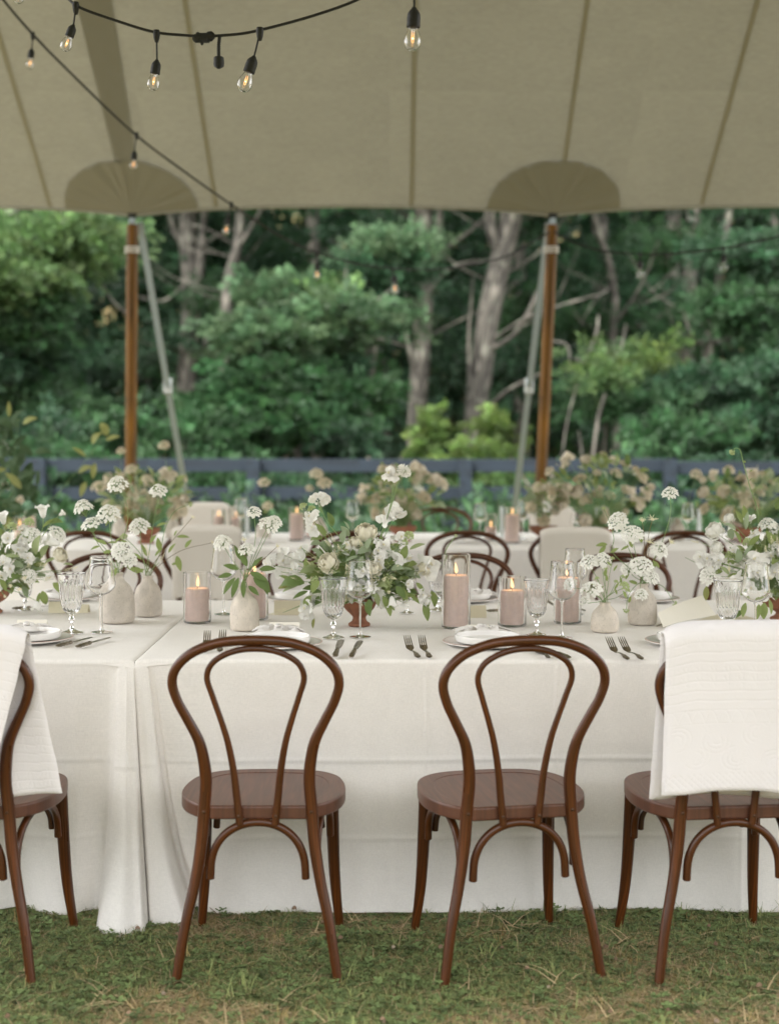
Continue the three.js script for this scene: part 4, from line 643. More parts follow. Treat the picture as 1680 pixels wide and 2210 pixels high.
const forkGeo = (() => {   // handle towards -y end at 0, tines at the far end; built along -z, curve in y
  const L = 0.195, yAt = (s) => s < 0.6 ? 0.0035 + 0.006 * Math.sin(Math.PI * s / 0.6) : 0.0035 + 0.034 * Math.pow((s - 0.6) / 0.4, 1.25);
  const wid = (s) => s < 0.06 ? 0.0075 * Math.sqrt(s / 0.06) + 0.002 : s < 0.2 ? 0.0095 - 0.003 * (s - 0.06) / 0.14 : s < 0.52 ? 0.0062 - 0.0028 * (s - 0.2) / 0.32 : s < 0.6 ? 0.0034 : s < 0.72 ? 0.0034 + 0.0085 * sm(s, 0.6, 0.7) : 0.0119;
  const slab = (x0, x1, s0, s1, n) => { const top = (k) => surf(4, n, (u, v) => { const s = s0 + (s1 - s0) * v, xa = x0(s), xb = x1(s), x = xa + (xb - xa) * u; return [x, yAt(s) + k * (1 - Math.pow(Math.abs(2 * u - 1), 3)) + (s < 0.2 ? k * 0.6 : 0), -s * L, x, s * L]; }); return join([top(0.0014), top(-0.0012)]); };
  const g = [slab((s) => -wid(s), wid, 0.0, 0.76, 50)];
  for (let i = 0; i < 4; i++) { const c = -0.0093 + i * 0.0062; g.push(slab((s) => c - 0.0021 + 0.0012 * sm(s, 0.9, 1), (s) => c + 0.0021 - 0.0012 * sm(s, 0.9, 1), 0.745, 1, 14)); }
  for (const s of [0.09, 0.14, 0.19]) for (const k of [-1, 1]) g.push(new THREE.SphereGeometry(0.0022, 8, 6).scale(1.2, 0.6, 1.6).translate(k * 0.0038, yAt(s) + 0.0016, -s * L));
  return join(g);
})();
const knifeGeo = (() => {
  const L = 0.215, wid = (s) => s < 0.03 ? 0.006 * Math.sqrt(s / 0.03) + 0.002 : s < 0.4 ? 0.0098 - 0.0032 * (s / 0.4) : s < 0.46 ? 0.0052 : 0.0075 + 0.0035 * Math.sin((s - 0.46) / 0.54 * 2.6), thick = (s) => s < 0.42 ? 0.0062 * Math.min(1, s * 18) : 0.0011;
  const half = (k) => surf(8, 60, (u, v) => { const s = v, x = (2 * u - 1) * wid(s) * (s > 0.95 ? Math.sqrt(Math.max(0, (1 - s) / 0.05)) : 1), e = Math.sqrt(Math.max(0, 1 - (2 * u - 1) ** 2)); return [x, 0.0065 + k * thick(s) * e * (1 + (s < 0.4 ? 0.18 * Math.sin(s * 70) : 0)), -s * L, x, s * L]; });
  return join([half(1), half(-1)]);
})();
const spoonGeo = (() => {
  const L = 0.17, wid = (s) => s < 0.08 ? 0.006 * Math.sqrt(s / 0.08) + 0.002 : s < 0.6 ? 0.008 - 0.0046 * (s / 0.6) : 0.0034 + 0.0165 * Math.sqrt(Math.max(0, Math.sin(Math.PI * Math.min(1, (s - 0.6) / 0.42)))), yAt = (s) => 0.004 + 0.005 * Math.sin(Math.PI * Math.min(1, s / 0.6)) + (s > 0.6 ? 0.022 * (s - 0.6) : 0);
  return join([0.0011, -0.0011].map((k) => surf(10, 50, (u, v) => { const q = 2 * u - 1; return [q * wid(v), yAt(v) + k - (v > 0.62 ? 0.006 * Math.sin(Math.PI * (v - 0.62) / 0.38) * (1 - q * q) : 0), -v * L, q * wid(v), v * L]; })));
})();
function cutlery(name, geo, label, cat, u, v, turn, tip = 0, s = 1) { const m = part(name, geo, M.silver); m.position.copy(P(u, v)); m.rotation.set(tip, turn, 0, 'YXZ'); m.scale.setScalar(s); tag(m, label, cat); return m; }
const FK = [[...c2(1012, 1332), 0.16, 'ornate silver salad fork, left of the pair between the two bare chairs'], [...c2(1080, 1332), 0.1, 'ornate silver dinner fork, right of the pair between the two bare chairs'], [...c3(772, 1343), 0.14, 'ornate silver salad fork, left of the pair beside the draped quilt'], [...c3(858, 1343), 0.16, 'ornate silver dinner fork nearest the draped quilt'], [442, 1409, 0.08, 'silver salad fork seen under the left bare chair top, at its outer hoop'], [474, 1407, 0.06, 'silver dinner fork seen under the left bare chair top, between its hoops']];
for (const [u, v, t, l] of FK) cutlery('fork', forkGeo, l, 'fork', u, v + 1, t, 0.02, 1);
cutlery('table_knife', knifeGeo, 'silver knife with a thick pale handle beside the left cut goblet', 'knife', ...c1(338, 1270), -0.42, 0.02, 0.86);
cutlery('butter_knife', knifeGeo, 'small silver knife with dark blade right of the left cut goblet', 'knife', ...c1(458, 1275), -0.36, 0.02, 0.9);
cutlery('table_knife', knifeGeo, 'silver knife end-on below the central cut goblet', 'knife', ...c2(512, 1334), -0.06, 0.09, 1);
cutlery('butter_knife', knifeGeo, 'small silver knife with broad dark tip right of the central cut goblet', 'knife', ...c2(608, 1338), -0.12, 0.1, 0.95);
cutlery('table_knife', knifeGeo, 'silver knife slanting below the wine glass behind the right bare chair', 'knife', ...c3(425, 1342), 0.3, 0.02, 0.9);
cutlery('teaspoon', spoonGeo, 'silver spoon seen under the right bare chair top', 'spoon', ...c3(300, 1338), 0.12, 0, 0.9);
cutlery('teaspoon', spoonGeo, 'silver spoon lying by the foot of the slanted menu card', 'spoon', ...c3(945, 1145), -1.1, 0.12, 0.62);
cutlery('table_knife', knifeGeo, 'silver knife across the table left of the small crystal goblet', 'knife', ...c1(70, 1042), -1.0, 0, 0.8);
cutlery('fork', forkGeo, 'silver fork across the table right of the rounded candle behind the squat vase', 'fork', ...c3(520, 1052), 0.9, 0, 0.9);
cutlery('table_knife', knifeGeo, 'silver knife across the table beside the cream card by the tall candle', 'knife', ...c2(1420, 1055), -1.1, 0, 0.7);

// ------------------------------------------------------------------ flowers
const FLEAVES = [leafGeo(1, 0.5, 5, 0.35, 0.25), leafGeo(1, 0.42, 5, 0.1, 0.35), leafGeo(1, 0.56, 5, 0.55, 0.2), leafGeo(1, 0.3, 5, 0.25, 0.3)];
function petalGeo(w, l, cup, ruf, seed, nu = 5, nv = 5) { return surf(nu, nv, (u, v) => { const s = 2 * u - 1, ww = w * Math.pow(Math.sin(Math.PI * (0.1 + 0.62 * v)), 0.8), rr = ruf * v * v * Math.sin(s * 7 + seed); return [s * ww, l * v, -cup * v * v + Math.abs(s) ** 2 * cup * 0.7 + rr, u, v]; }); }
function roseGeo(seed, R, open) {
  const r = rng(seed), g = [], rings = 6;
  for (let k = 0; k < rings; k++) {
    const f = k / (rings - 1), rr = R * (0.22 + 0.78 * f), n = 3 + k * 1, end = (0.1 + (open ? 0.62 : 0.34) * f * f) * Math.PI;
    for (let i = 0; i < n; i++) { const a0 = i / n * 6.283 + k * 0.9 + r() * 0.4, wd = 6.283 / n * (0.85 + 0.2 * r()), sd = r() * 9, up = R * (0.55 - 0.25 * f);
      g.push(surf(5, 6, (u, v) => { const s = 2 * u - 1, th = Math.PI * 0.93 + (end - Math.PI * 0.93) * v * (1 - 0.12 * s * s), a = a0 + s * wd * 0.5 * (0.5 + 0.6 * v), ra = rr * (1 + 0.05 * Math.sin(s * 5 + sd) * v + (v > 0.8 ? 0.06 * f * (v - 0.8) * 5 : 0)); return [Math.sin(th) * Math.cos(a) * ra, up + Math.cos(th) * ra * 0.9, Math.sin(th) * Math.sin(a) * ra, u, v]; })); }
  }
  return join(g);
}
function peaGeo(seed, R) {
  const r = rng(seed), g = [], n = 3 + Math.floor(r() * 2);
  for (let i = 0; i < n; i++) { const p = petalGeo(R * (0.75 + 0.35 * r()), R * (0.95 + 0.3 * r()), R * 0.35, R * 0.13, r() * 6, 8, 6); g.push(p.applyMatrix4(M4(V(0, -R * 0.25, 0), V(Math.cos(i / n * 6.283 + r()) * 0.85, 0.55 + 0.25 * r(), Math.sin(i / n * 6.283 + r()) * 0.85), Math.PI / 2 + r() * 0.5))); }
  for (let i = 0; i < 2; i++) g.push(petalGeo(R * 0.4, R * 0.7, -R * 0.3, R * 0.08, i, 4, 4).applyMatrix4(M4(V(0, -R * 0.1, 0), V((i - 0.5) * 0.8, 1, 0.2), i * 2)));
  return join(g);
}
function bellGeo(seed, R) {
  return surf(40, 14, (u, v) => { const a = u * 6.283, lobe = Math.abs(Math.cos(a * 2.5)), rr = R * (0.12 + 0.5 * Math.pow(v, 0.45) + 0.42 * Math.pow(v, 5) * (0.55 + 0.45 * lobe)), y = R * (1.75 * v - (v > 0.8 ? (v - 0.8) * 1.4 * lobe : 0)); return [Math.cos(a) * rr, y + 0.03 * R * Math.sin(a * 5) * v - R * 0.6, Math.sin(a) * rr, u, v]; }, true);
}
function scabGeo(seed, R) {
  const r = rng(seed), g = [];
  for (let k = 0; k < 3; k++) { const n = 14 - k * 3; for (let i = 0; i < n; i++) { const a = (i + 0.5 * k) / n * 6.283, tilt = 0.18 + 0.4 * k; g.push(petalGeo(R * (0.26 - 0.03 * k), R * (0.62 - 0.1 * k), R * 0.12, R * 0.05, r() * 6, 3, 3).applyMatrix4(M4(V(Math.cos(a) * R * (0.42 - 0.1 * k), R * 0.14 * k, Math.sin(a) * R * (0.42 - 0.1 * k)), V(Math.cos(a), tilt, Math.sin(a)), a + r()))); } }
  for (let i = 0; i < 40; i++) { const a = i * 2.4, q = Math.sqrt(i / 40) * 0.55; g.push(new THREE.OctahedronGeometry(R * 0.085).translate(Math.cos(a) * q * R, R * (0.62 - q * q * 0.7), Math.sin(a) * q * R)); }
  return join(g.map(clean));
}
function floretGeo(R, big, seed) {
  const r = rng(seed), g = [];
  for (let i = 0; i < 5; i++) { const a = i / 5 * 6.283, k = i === 0 ? big : i === 1 || i === 4 ? (1 + big) / 2 : 1; g.push(surf(2, 2, (u, v) => { const s = 2 * u - 1, w = R * 0.42 * k * (v < 0.2 ? 0.4 : v > 0.9 ? 0.75 : 1); return [s * w, R * k * v, -0.2 * R * v * v + 0.12 * R * s * s]; }).applyMatrix4(M4(V(0, 0, 0), V(Math.cos(a), 0.25 + 0.2 * r(), Math.sin(a)), -a + Math.PI / 2))); }
  return join(g);
}
function umbelGeo(seed, R) {   // [florets, green spokes]
  const r = rng(seed), g = [], st = [], n = 60;
  for (let i = 0; i < n; i++) {
    const q = Math.sqrt((i + 0.4) / n), a = i * 2.39996 + r() * 0.25, out = q > 0.74, y = R * (0.5 - 0.66 * q * q) + R * 0.14 * (r() - 0.5), p = V(Math.cos(a) * q * R * 0.86, y, Math.sin(a) * q * R * 0.86), d = V(Math.cos(a) * q * 0.9, 1 - 0.35 * q, Math.sin(a) * q * 0.9);
    if (r() < 0.06) continue;
    g.push(floretGeo(R * (out ? 0.12 : 0.115) * (0.85 + 0.45 * r()), out ? 2.1 : 1.3, i + seed).applyMatrix4(M4(p, d, 0).multiply(new THREE.Matrix4().makeRotationY(-a))));
    if (i % 2 === 0) st.push(tube([V(0, -R * 0.75, 0), V(p.x * 0.55, y - R * 0.4, p.z * 0.55), V(p.x, y, p.z)], R * 0.018, 3, 3, false));
  }
  return [join(g), join(st)];
}
function sprayGeo(seed, R, n = 90) {   // a feathery plume growing along +y
  const r = rng(seed), g = [];
  for (let i = 0; i < n; i++) { const t = Math.pow(r(), 0.8), a = i * 2.4, w = R * 0.28 * (1 - t) * (0.4 + 0.8 * r()); g.push(new THREE.OctahedronGeometry(R * (0.03 + 0.025 * r())).scale(1, 0.8, 1).translate(Math.cos(a) * w, R * 1.7 * t + w * 0.7, Math.sin(a) * w)); }
  return join(g.map(clean));
}
function budGeo(seed, R) {
  const r = rng(seed), g = [];
  for (let i = 0; i < 22; i++) { const a = i * 2.4, q = Math.sqrt(i / 22); g.push(new THREE.IcosahedronGeometry(R * (0.13 + 0.08 * r()), 0).scale(1, 1.3, 1).translate(Math.cos(a) * q * R * 0.75, R * (0.5 - 0.6 * q * q) + R * 0.2 * r(), Math.sin(a) * q * R * 0.75)); }
  return join(g.map(clean));
}
function starGeo(seed, R) {
  const g = [clean(new THREE.IcosahedronGeometry(R * 0.3, 1).scale(1, 0.7, 1))];
  for (let i = 0; i < 10; i++) { const a = i / 10 * 6.283; g.push(leafGeo(R, R * 0.16, 2, 0.3, 0.2, 1).applyMatrix4(M4(V(0, 0, 0), V(Math.cos(a), 0.35, Math.sin(a)), a))); }
  return join(g);
}
const G = { rose: [roseGeo(1, 1, false), roseGeo(2, 1, true), roseGeo(3, 1, true)], pea: [peaGeo(1, 1), peaGeo(5, 1), peaGeo(9, 1), peaGeo(14, 1)], bell: [bellGeo(1, 1)], scab: [scabGeo(1, 1), scabGeo(2, 1)], umbel: [umbelGeo(3, 1), umbelGeo(7, 1), umbelGeo(12, 1)], spray: [sprayGeo(1, 1), sprayGeo(4, 1)], bud: [budGeo(2, 1)], star: [starGeo(1, 1)] };
const rosette = G.rose.map((g) => g);
const heart = join([0, 1, 2, 3, 4, 5, 6].map((i) => clean(new THREE.OctahedronGeometry(0.09).translate(Math.cos(i) * 0.1, 0.42 + 0.04 * (i % 3), Math.sin(i) * 0.1))));
function flowerMesh(kind, R, parent, r, pale) {   // a flower as a part of its thing; its green or yellow middle is a sub-part
  const k = Math.floor(r() * G[kind].length), g = G[kind][k];
  const mat = pale ?? { rose: M.petalCream, pea: M.petalWhite, bell: M.petalWhite, scab: M.petal, umbel: M.petal, spray: M.filler, bud: M.fillerGreen, star: M.filler }[kind];
  const name = { rose: 'rose_bloom', pea: 'ruffled_bloom', bell: 'bell_bloom', scab: 'pincushion_bloom', umbel: 'lace_bloom', spray: 'feathery_plume', bud: 'bud_cluster', star: 'spiky_seedhead' }[kind];
  const m = sub(name, kind === 'umbel' ? g[0] : g, mat, parent);
  if (kind === 'umbel') part('spokes', g[1], M.stem, m);
  if (kind === 'bell' || kind === 'pea') part('flower_centre', heart, M.filler, m);
  return m;
}
function orient(m, pos, dir, face, s) {   // +y along dir, +z towards face
  const y = dir.clone().normalize(), x = y.clone().cross(face).normalize(), z = x.clone().cross(y);
  m.quaternion.setFromRotationMatrix(new THREE.Matrix4().makeBasis(x, y, z)); m.position.copy(pos); m.scale.setScalar(s); return m;
}
const stemTube = (pts, r0, r1) => tube(pts, [r0, r1], Math.max(8, pts.length * 6), 6, false);
// one cut stem standing in a vase: pts are [u, v, depth offset] from above the vase mouth to the head
function cutStem(label, vz, cat, kind, pts, R, { leaves = [], dir, leafMat = M.leafs[1], brown, seed = 1, r0 = 0.0013 } = {}) {
  const org = vz.top.clone().add(V(0, -0.06, 0)), r = rng(seed * 31 + 7), t = thing({ umbel: 'lace_flower_stem', bud: 'budding_stem', star: 'seedhead_stem', spray: 'feathery_stem', leaf: 'drooping_greenery', scab: 'pincushion_stem', pea: 'ruffled_flower_stem' }[kind], label, cat, org);
  const W = pts.map(([u, v, dz]) => at(u, v, vz.d + (dz ?? 0)).sub(org));
  const a = r() * 6.28, mouth = V(Math.cos(a) * vz.r, 0.06, Math.sin(a) * vz.r), all = [V(Math.cos(a) * vz.r * -0.4, 0.0, Math.sin(a) * vz.r * -0.4), mouth, ...W];
  part('stem', stemTube(all, r0 * 1.15, r0 * 0.75), brown ? M.stemBrown : M.stem, t);
  const end = W[W.length - 1], prev = W.length > 1 ? W[W.length - 2] : mouth;
  if (kind !== 'leaf') { const d = dir ? V(...dir).add(V(0, 0, 0.25)) : end.clone().sub(prev).normalize().add(V(0, 0.5, 0.35)); place(flowerMesh(kind, R * 1, t, r), end.clone().addScaledVector(d.clone().normalize(), R * (kind === 'umbel' ? 0.65 : 0.15)), d, r() * 6, kind === 'umbel' ? V(R * 0.86, R * (0.86 + 0.3 * r()), R * (0.8 + 0.14 * r())) : R); }
  for (const [u, v, dz, L, ang, droop] of leaves) { const p = at(u, v, vz.d + dz).sub(org), k = L * vz.d / F, m = sub('leaf', FLEAVES[r() < 0.5 ? 1 : 3], leafMat, t); orient(m, p, V(Math.cos(ang), Math.sin(ang), 0.25), V(0.2 * (r() - 0.5), 0.7, 1), k); }
  return t;
}
const U = (x) => x / 2.778;
{
  const cat = 'flower stem', v1 = vases.big, v2 = vases.mid, v3 = vases.leafy, v4 = vases.squat, v5 = vases.right;
  const q1 = (x, y, dz = 0) => [...c1(x, y), dz], q2 = (x, y, dz = 0) => [...c2(x, y), dz], q3 = (x, y, dz = 0) => [...c3(x, y), dz];
  cutStem('highest white lace flower over the speckled vases, its stem bent over at the top', v1, cat, 'umbel', [q1(735, 640, 0.02), q1(768, 480, 0.03), q1(750, 380, 0.03), q1(715, 325, 0.02)], 0.044, { seed: 1, dir: [-0.1, 1, 0.45] });
  cutStem('arching white lace flower stem looping left below the highest bloom', v1, cat, 'umbel', [q1(680, 680), q1(660, 560), q1(656, 500)], 0.045, { seed: 2, dir: [0, 1, 0.5], leaves: [[...c1(655, 500), 0.01, 16, 4.2], [...c1(640, 650), 0, 22, 2.6], [...c1(690, 640), 0, 18, 0.8]] });
  cutStem('white lace flower leftmost and upper of the two over the tallest speckled vase', v1, cat, 'umbel', [q1(650, 700, 0.03), q1(560, 590, 0.03), q1(512, 470, 0.03)], 0.042, { seed: 3, leaves: [[...c1(600, 640), 0.02, 20, 2.4]] });
  cutStem('white lace flower leaning left, lower of the two beside the left wine glass', v1, cat, 'umbel', [q1(640, 720, -0.02), q1(580, 630, -0.03), q1(562, 575, -0.03)], 0.046, { seed: 4, leaves: [[...c1(600, 660), -0.03, 22, 3.4], [...c1(620, 700), -0.03, 22, 0.2]] });
  cutStem('large low white lace flower drooping over the front of the tallest speckled vase', v1, cat, 'umbel', [q1(715, 780, -0.03), q1(735, 710, -0.05)], 0.046, { seed: 5, dir: [0.1, 0.7, 0.9], leaves: [[...c1(760, 770), -0.04, 26, 5.6], [...c1(800, 790), -0.03, 24, 5.9], [...c1(700, 790), -0.04, 22, 4.4]] });
  cutStem('small white lace flower hanging just right of the large low one', v1, cat, 'umbel', [q1(735, 790, -0.02), q1(775, 750, -0.05)], 0.031, { seed: 6, dir: [0.3, 0.5, 1] });
  cutStem('white lace flower between the two speckled vases, level with the seedheads', v2, cat, 'umbel', [q1(860, 740), q1(845, 640, -0.02), q1(842, 570, -0.02)], 0.042, { seed: 7, dir: [-0.1, 1, 0.6], leaves: [[...c1(770, 640), 0, 20, 2.8], [...c1(700, 640), 0.04, 20, 3.0]] });
  cutStem('white lace flower on a tall straight stem over the slimmer speckled vase', v2, cat, 'umbel', [q1(900, 660), q1(925, 500, 0.02), q1(952, 360, 0.02)], 0.040, { seed: 8, dir: [0.05, 1, 0.4], leaves: [[...c1(940, 540), 0.02, 24, 0.4], [...c1(915, 560), 0.02, 18, 2.5], [...c1(900, 640), 0, 22, 0.9]] });
  cutStem('arched green stem with a nodding bud right of the slimmer speckled vase', v2, cat, 'bud', [q1(960, 700), q1(990, 560), q1(1050, 450), q1(1135, 410)], 0.012, { seed: 9, dir: [1, -0.2, 0.2] });
  cutStem('thin wiry stem ending in a small brown star right of the speckled vases, upper one', v2, cat, 'star', [q1(940, 740), q1(1040, 620), q1(1152, 490)], 0.013, { seed: 10, brown: true, leaves: [[...c1(1060, 605), 0, 28, 0.1], [...c1(1045, 600), 0, 14, 1.2]] });
  cutStem('long low wiry stem reaching right towards the candle with a tiny seedhead', v2, cat, 'star', [q1(940, 790), q1(1080, 690), q1(1270, 640)], 0.010, { seed: 11, brown: true, leaves: [[...c1(1110, 670), 0, 24, 0.9], [...c1(1060, 720), 0, 34, 5.0], [...c1(1030, 770), 0, 16, 0.2], [...c1(1010, 700), -0.02, 26, 1.0], [...c1(960, 690), -0.02, 30, 1.7]] });
  cutStem('short yellow green feathery flower in the slimmer speckled vase', v2, cat, 'spray', [q1(890, 790, -0.01), q1(895, 740, -0.02)], 0.034, { seed: 12, dir: [-0.15, 1, 0.2], leaves: [[...c1(850, 740), -0.02, 24, 2.4], [...c1(880, 720), -0.03, 28, 1.9], [...c1(930, 720), -0.02, 24, 0.9], [...c1(865, 800), -0.03, 20, 3.5]] });
  cutStem('pale yellow feathery flower leaning right in the slimmer speckled vase', v2, cat, 'spray', [q1(910, 800, -0.01), q1(955, 760, -0.02)], 0.026, { seed: 13, dir: [0.5, 0.8, 0.2] });
  cutStem('flat yellow green flower head low between the two speckled vases', v2, cat, 'bud', [q1(850, 720), q1(760, 620, 0.0), q1(745, 610, 0.0)], 0.018, { seed: 14, dir: [0, 1, 0.3] });
  // cream vase with drooping leaves
  cutStem('uppermost white flower cluster over the leafy cream vase', v3, cat, 'umbel', [q1(1500, 760), q1(1530, 620), q1(1525, 480)], 0.030, { seed: 15, dir: [0, 1, 0.5] });
  cutStem('largest white lace flower leaning right over the leafy cream vase', v3, cat, 'umbel', [q1(1510, 760), q1(1560, 640), q1(1598, 560)], 0.042, { seed: 16, dir: [0.4, 0.8, 0.5] });
  cutStem('second white bloom tucked right under the largest one over the leafy cream vase', v3, cat, 'umbel', [q1(1520, 760), q1(1590, 620, 0.03), q1(1635, 540, 0.03)], 0.033, { seed: 17, dir: [0.3, 1, 0.4] });
  cutStem('white lace flower leaning left in front of the far wine glass', v3, cat, 'umbel', [q1(1450, 820), q1(1390, 740), q1(1345, 665, -0.02)], 0.038, { seed: 18, dir: [-0.3, 0.9, 0.5] });
  cutStem('small flat white lace flower above the drooping leaves of the cream vase', v3, cat, 'umbel', [q1(1475, 820, -0.02), q1(1480, 710, -0.03)], 0.034, { seed: 19, dir: [0, 1, 0.3] });
  cutStem('spiky yellow seedhead in the middle of the leafy cream vase', v3, cat, 'star', [q1(1470, 780), q1(1462, 625)], 0.016, { seed: 20, brown: true, dir: [0, 1, 0.6] });
  cutStem('wiry stem with a yellow seedhead reaching right of the leafy cream vase', v3, cat, 'star', [q1(1520, 800), q1(1600, 720), q1(1662, 662)], 0.012, { seed: 21, brown: true, dir: [0.3, 0.6, 0.8] });
  cutStem('leafy green stem drooping over the rim of the smooth cream vase', v3, cat, 'leaf', [q1(1465, 860, -0.01), q1(1470, 800, -0.02)], 0.01, { seed: 22, r0: 0.0017, leafMat: M.leafs[0], leaves: [[...c1(1430, 850), -0.03, 46, 4.35], [...c1(1410, 850), -0.02, 44, 4.0], [...c1(1460, 860), -0.04, 40, 4.7], [...c1(1520, 850), -0.03, 44, 5.6], [...c1(1550, 830), -0.02, 46, 5.3], [...c1(1555, 800), -0.01, 36, 0.1], [...c1(1480, 780), -0.03, 34, 2.0], [...c1(1430, 800), -0.02, 34, 2.8], [...c1(1440, 740), 0, 34, 1.9], [...c1(1510, 790), -0.03, 34, 0.9], [...c1(1490, 900), -0.03, 30, 5.6], [...c1(1580, 860), -0.01, 34, 5.0], [...c1(1390, 830), 0, 30, 3.3], [...c1(1500, 820), -0.04, 38, 5.9]] });
  // squat vase
  const fan = [[560, 930, -0.05, 0.043, 'largest white lace flower low at the left of the squat vase'], [545, 760, 0.02, 0.036, 'white lace flower upper left over the squat vase'], [620, 750, 0.03, 0.036, 'greenish white lace flower straight above the squat vase'], [440, 885, 0.0, 0.028, 'small white lace flower farthest left of the squat vase'], [520, 985, -0.06, 0.024, 'tiny white lace flower below the largest one left of the squat vase'], [750, 890, 0.0, 0.024, 'yellow green lace flower right of the squat vase stems']];
  fan.forEach(([x, y, dz, R, l], i) => cutStem(l, v4, cat, i === 5 ? 'bud' : 'umbel', [q3(635 + (x - 635) * 0.4, 1010 + (y - 1010) * 0.55, dz * 0.5), q3(x, y + 20, dz)], R, { seed: 30 + i, r0: 0.0012, dir: [(x - 635) / 300, 0.9, 0.5] }));
  [[700, 880], [640, 800], [740, 850], [770, 930], [680, 740], [590, 860]].forEach(([x, y], i) => cutStem(['thin green stem fanning right in the squat vase', 'thin green stem rising from the middle of the squat vase', 'thin curved green stem second from the right in the squat vase', 'lowest green stem leaning far right out of the squat vase', 'tallest thin green stem in the squat vase', 'thin green stem leaning left in the squat vase'][i], v4, cat, 'bud', [q3(635 + (x - 635) * 0.5, 1010 + (y - 1010) * 0.5, 0), q3(x, y, 0.01)], 0.011, { seed: 40 + i, r0: 0.001, leaves: [[...c3(x - 6, y + 40), 0, 18, 1.1 + i * 0.3], [...c3(x + 8, y + 70), 0, 16, 1.9 - i * 0.2]] }));
  // rounded vase at the right
  const f5 = [[725, 520, 0.02, 0.042, 'upper left white lace flower over the rounded cream vase'], [800, 600, 0.0, 0.045, 'large white lace flower in the middle above the rounded cream vase'], [850, 790, -0.02, 0.046, 'big low white lace flower in front of the rounded cream vase stems'], [945, 690, 0.0, 0.040, 'white lace flower leaning right above the rounded cream vase'], [905, 850, -0.03, 0.034, 'white lace flower low at the right over the rounded cream vase'], [780, 800, 0.03, 0.032, 'half hidden white lace flower behind the rounded cream vase blooms'], [850, 965, -0.07, 0.027, 'white lace flower hanging down the front of the rounded cream vase']];
  f5.forEach(([x, y, dz, R, l], i) => cutStem(l, v5, cat, 'umbel', y > 900 ? [q3(850, 880, -0.04), q3(x, y, dz)] : [q3(860 + (x - 860) * 0.5, 900 + (y - 900) * 0.5, dz * 0.5), q3(x, y + 15, dz)], R, { seed: 50 + i, dir: [(x - 860) / 260, 0.8, 0.6], leaves: i % 2 ? [[...c3(x, y + 70), dz, 22, 1 + i], [...c3(x - 20, y + 60), dz, 20, 2.5 + i]] : [] }));
  cutStem('tall lone white lace flower rising high right of the rounded cream vase', v5, cat, 'umbel', [q3(910, 780, 0.02), q3(985, 620, 0.03), q3(1030, 450, 0.03), q3(1026, 370, 0.03)], 0.035, { seed: 60, dir: [-0.15, 1, 0.4] });
  cutStem('wispy stem curling up left of the rounded cream vase with an open leaf', v5, cat, 'bud', [q3(790, 800), q3(680, 690), q3(690, 620), q3(665, 520), q3(630, 440)], 0.010, { seed: 61, leaves: [[...c3(650, 650), 0, 26, 3.2], [...c3(640, 660), 0, 24, 4.0], [...c3(670, 700), 0, 20, 0.6], [...c3(855, 640), 0, 26, 1.7]] });
  cutStem('brownish spidery flower leaning right over the rounded cream vase, higher one', v5, cat, 'star', [q3(880, 760, 0.03), q3(900, 580, 0.04), q3(920, 505, 0.04)], 0.022, { seed: 62, brown: true, dir: [0.1, 1, 0.3] });
  cutStem('brownish spidery flower upper left beside the higher one over the rounded vase', v5, cat, 'star', [q3(870, 760, 0.03), q3(870, 600, 0.04), q3(860, 510, 0.04)], 0.02, { seed: 63, brown: true, dir: [-0.1, 1, 0.3] });
  cutStem('brownish spidery flower drooping at the right near the tall lone stem', v5, cat, 'star', [q3(900, 780, 0.02), q3(980, 690, 0.02), q3(1030, 640, 0.02)], 0.022, { seed: 64, brown: true, dir: [0.5, 0.8, 0.3] });
  cutStem('brownish spidery flower in the middle above the rounded vase blooms', v5, cat, 'star', [q3(890, 780, 0.01), q3(905, 640, 0.0)], 0.02, { seed: 65, brown: true, dir: [0.1, 1, 0.5] });
  cutStem('thin tendril arching down right of the rounded cream vase with a tiny bud', v5, cat, 'bud', [q3(900, 880, -0.02), q3(980, 900, -0.02), q3(1050, 1000, -0.02)], 0.012, { seed: 66 });
  cutStem('yellow green sprig hanging low left of the rounded cream vase', v5, cat, 'bud', [q3(830, 890, -0.03), q3(775, 960, -0.05), q3(765, 1040, -0.05)], 0.014, { seed: 67 });
}

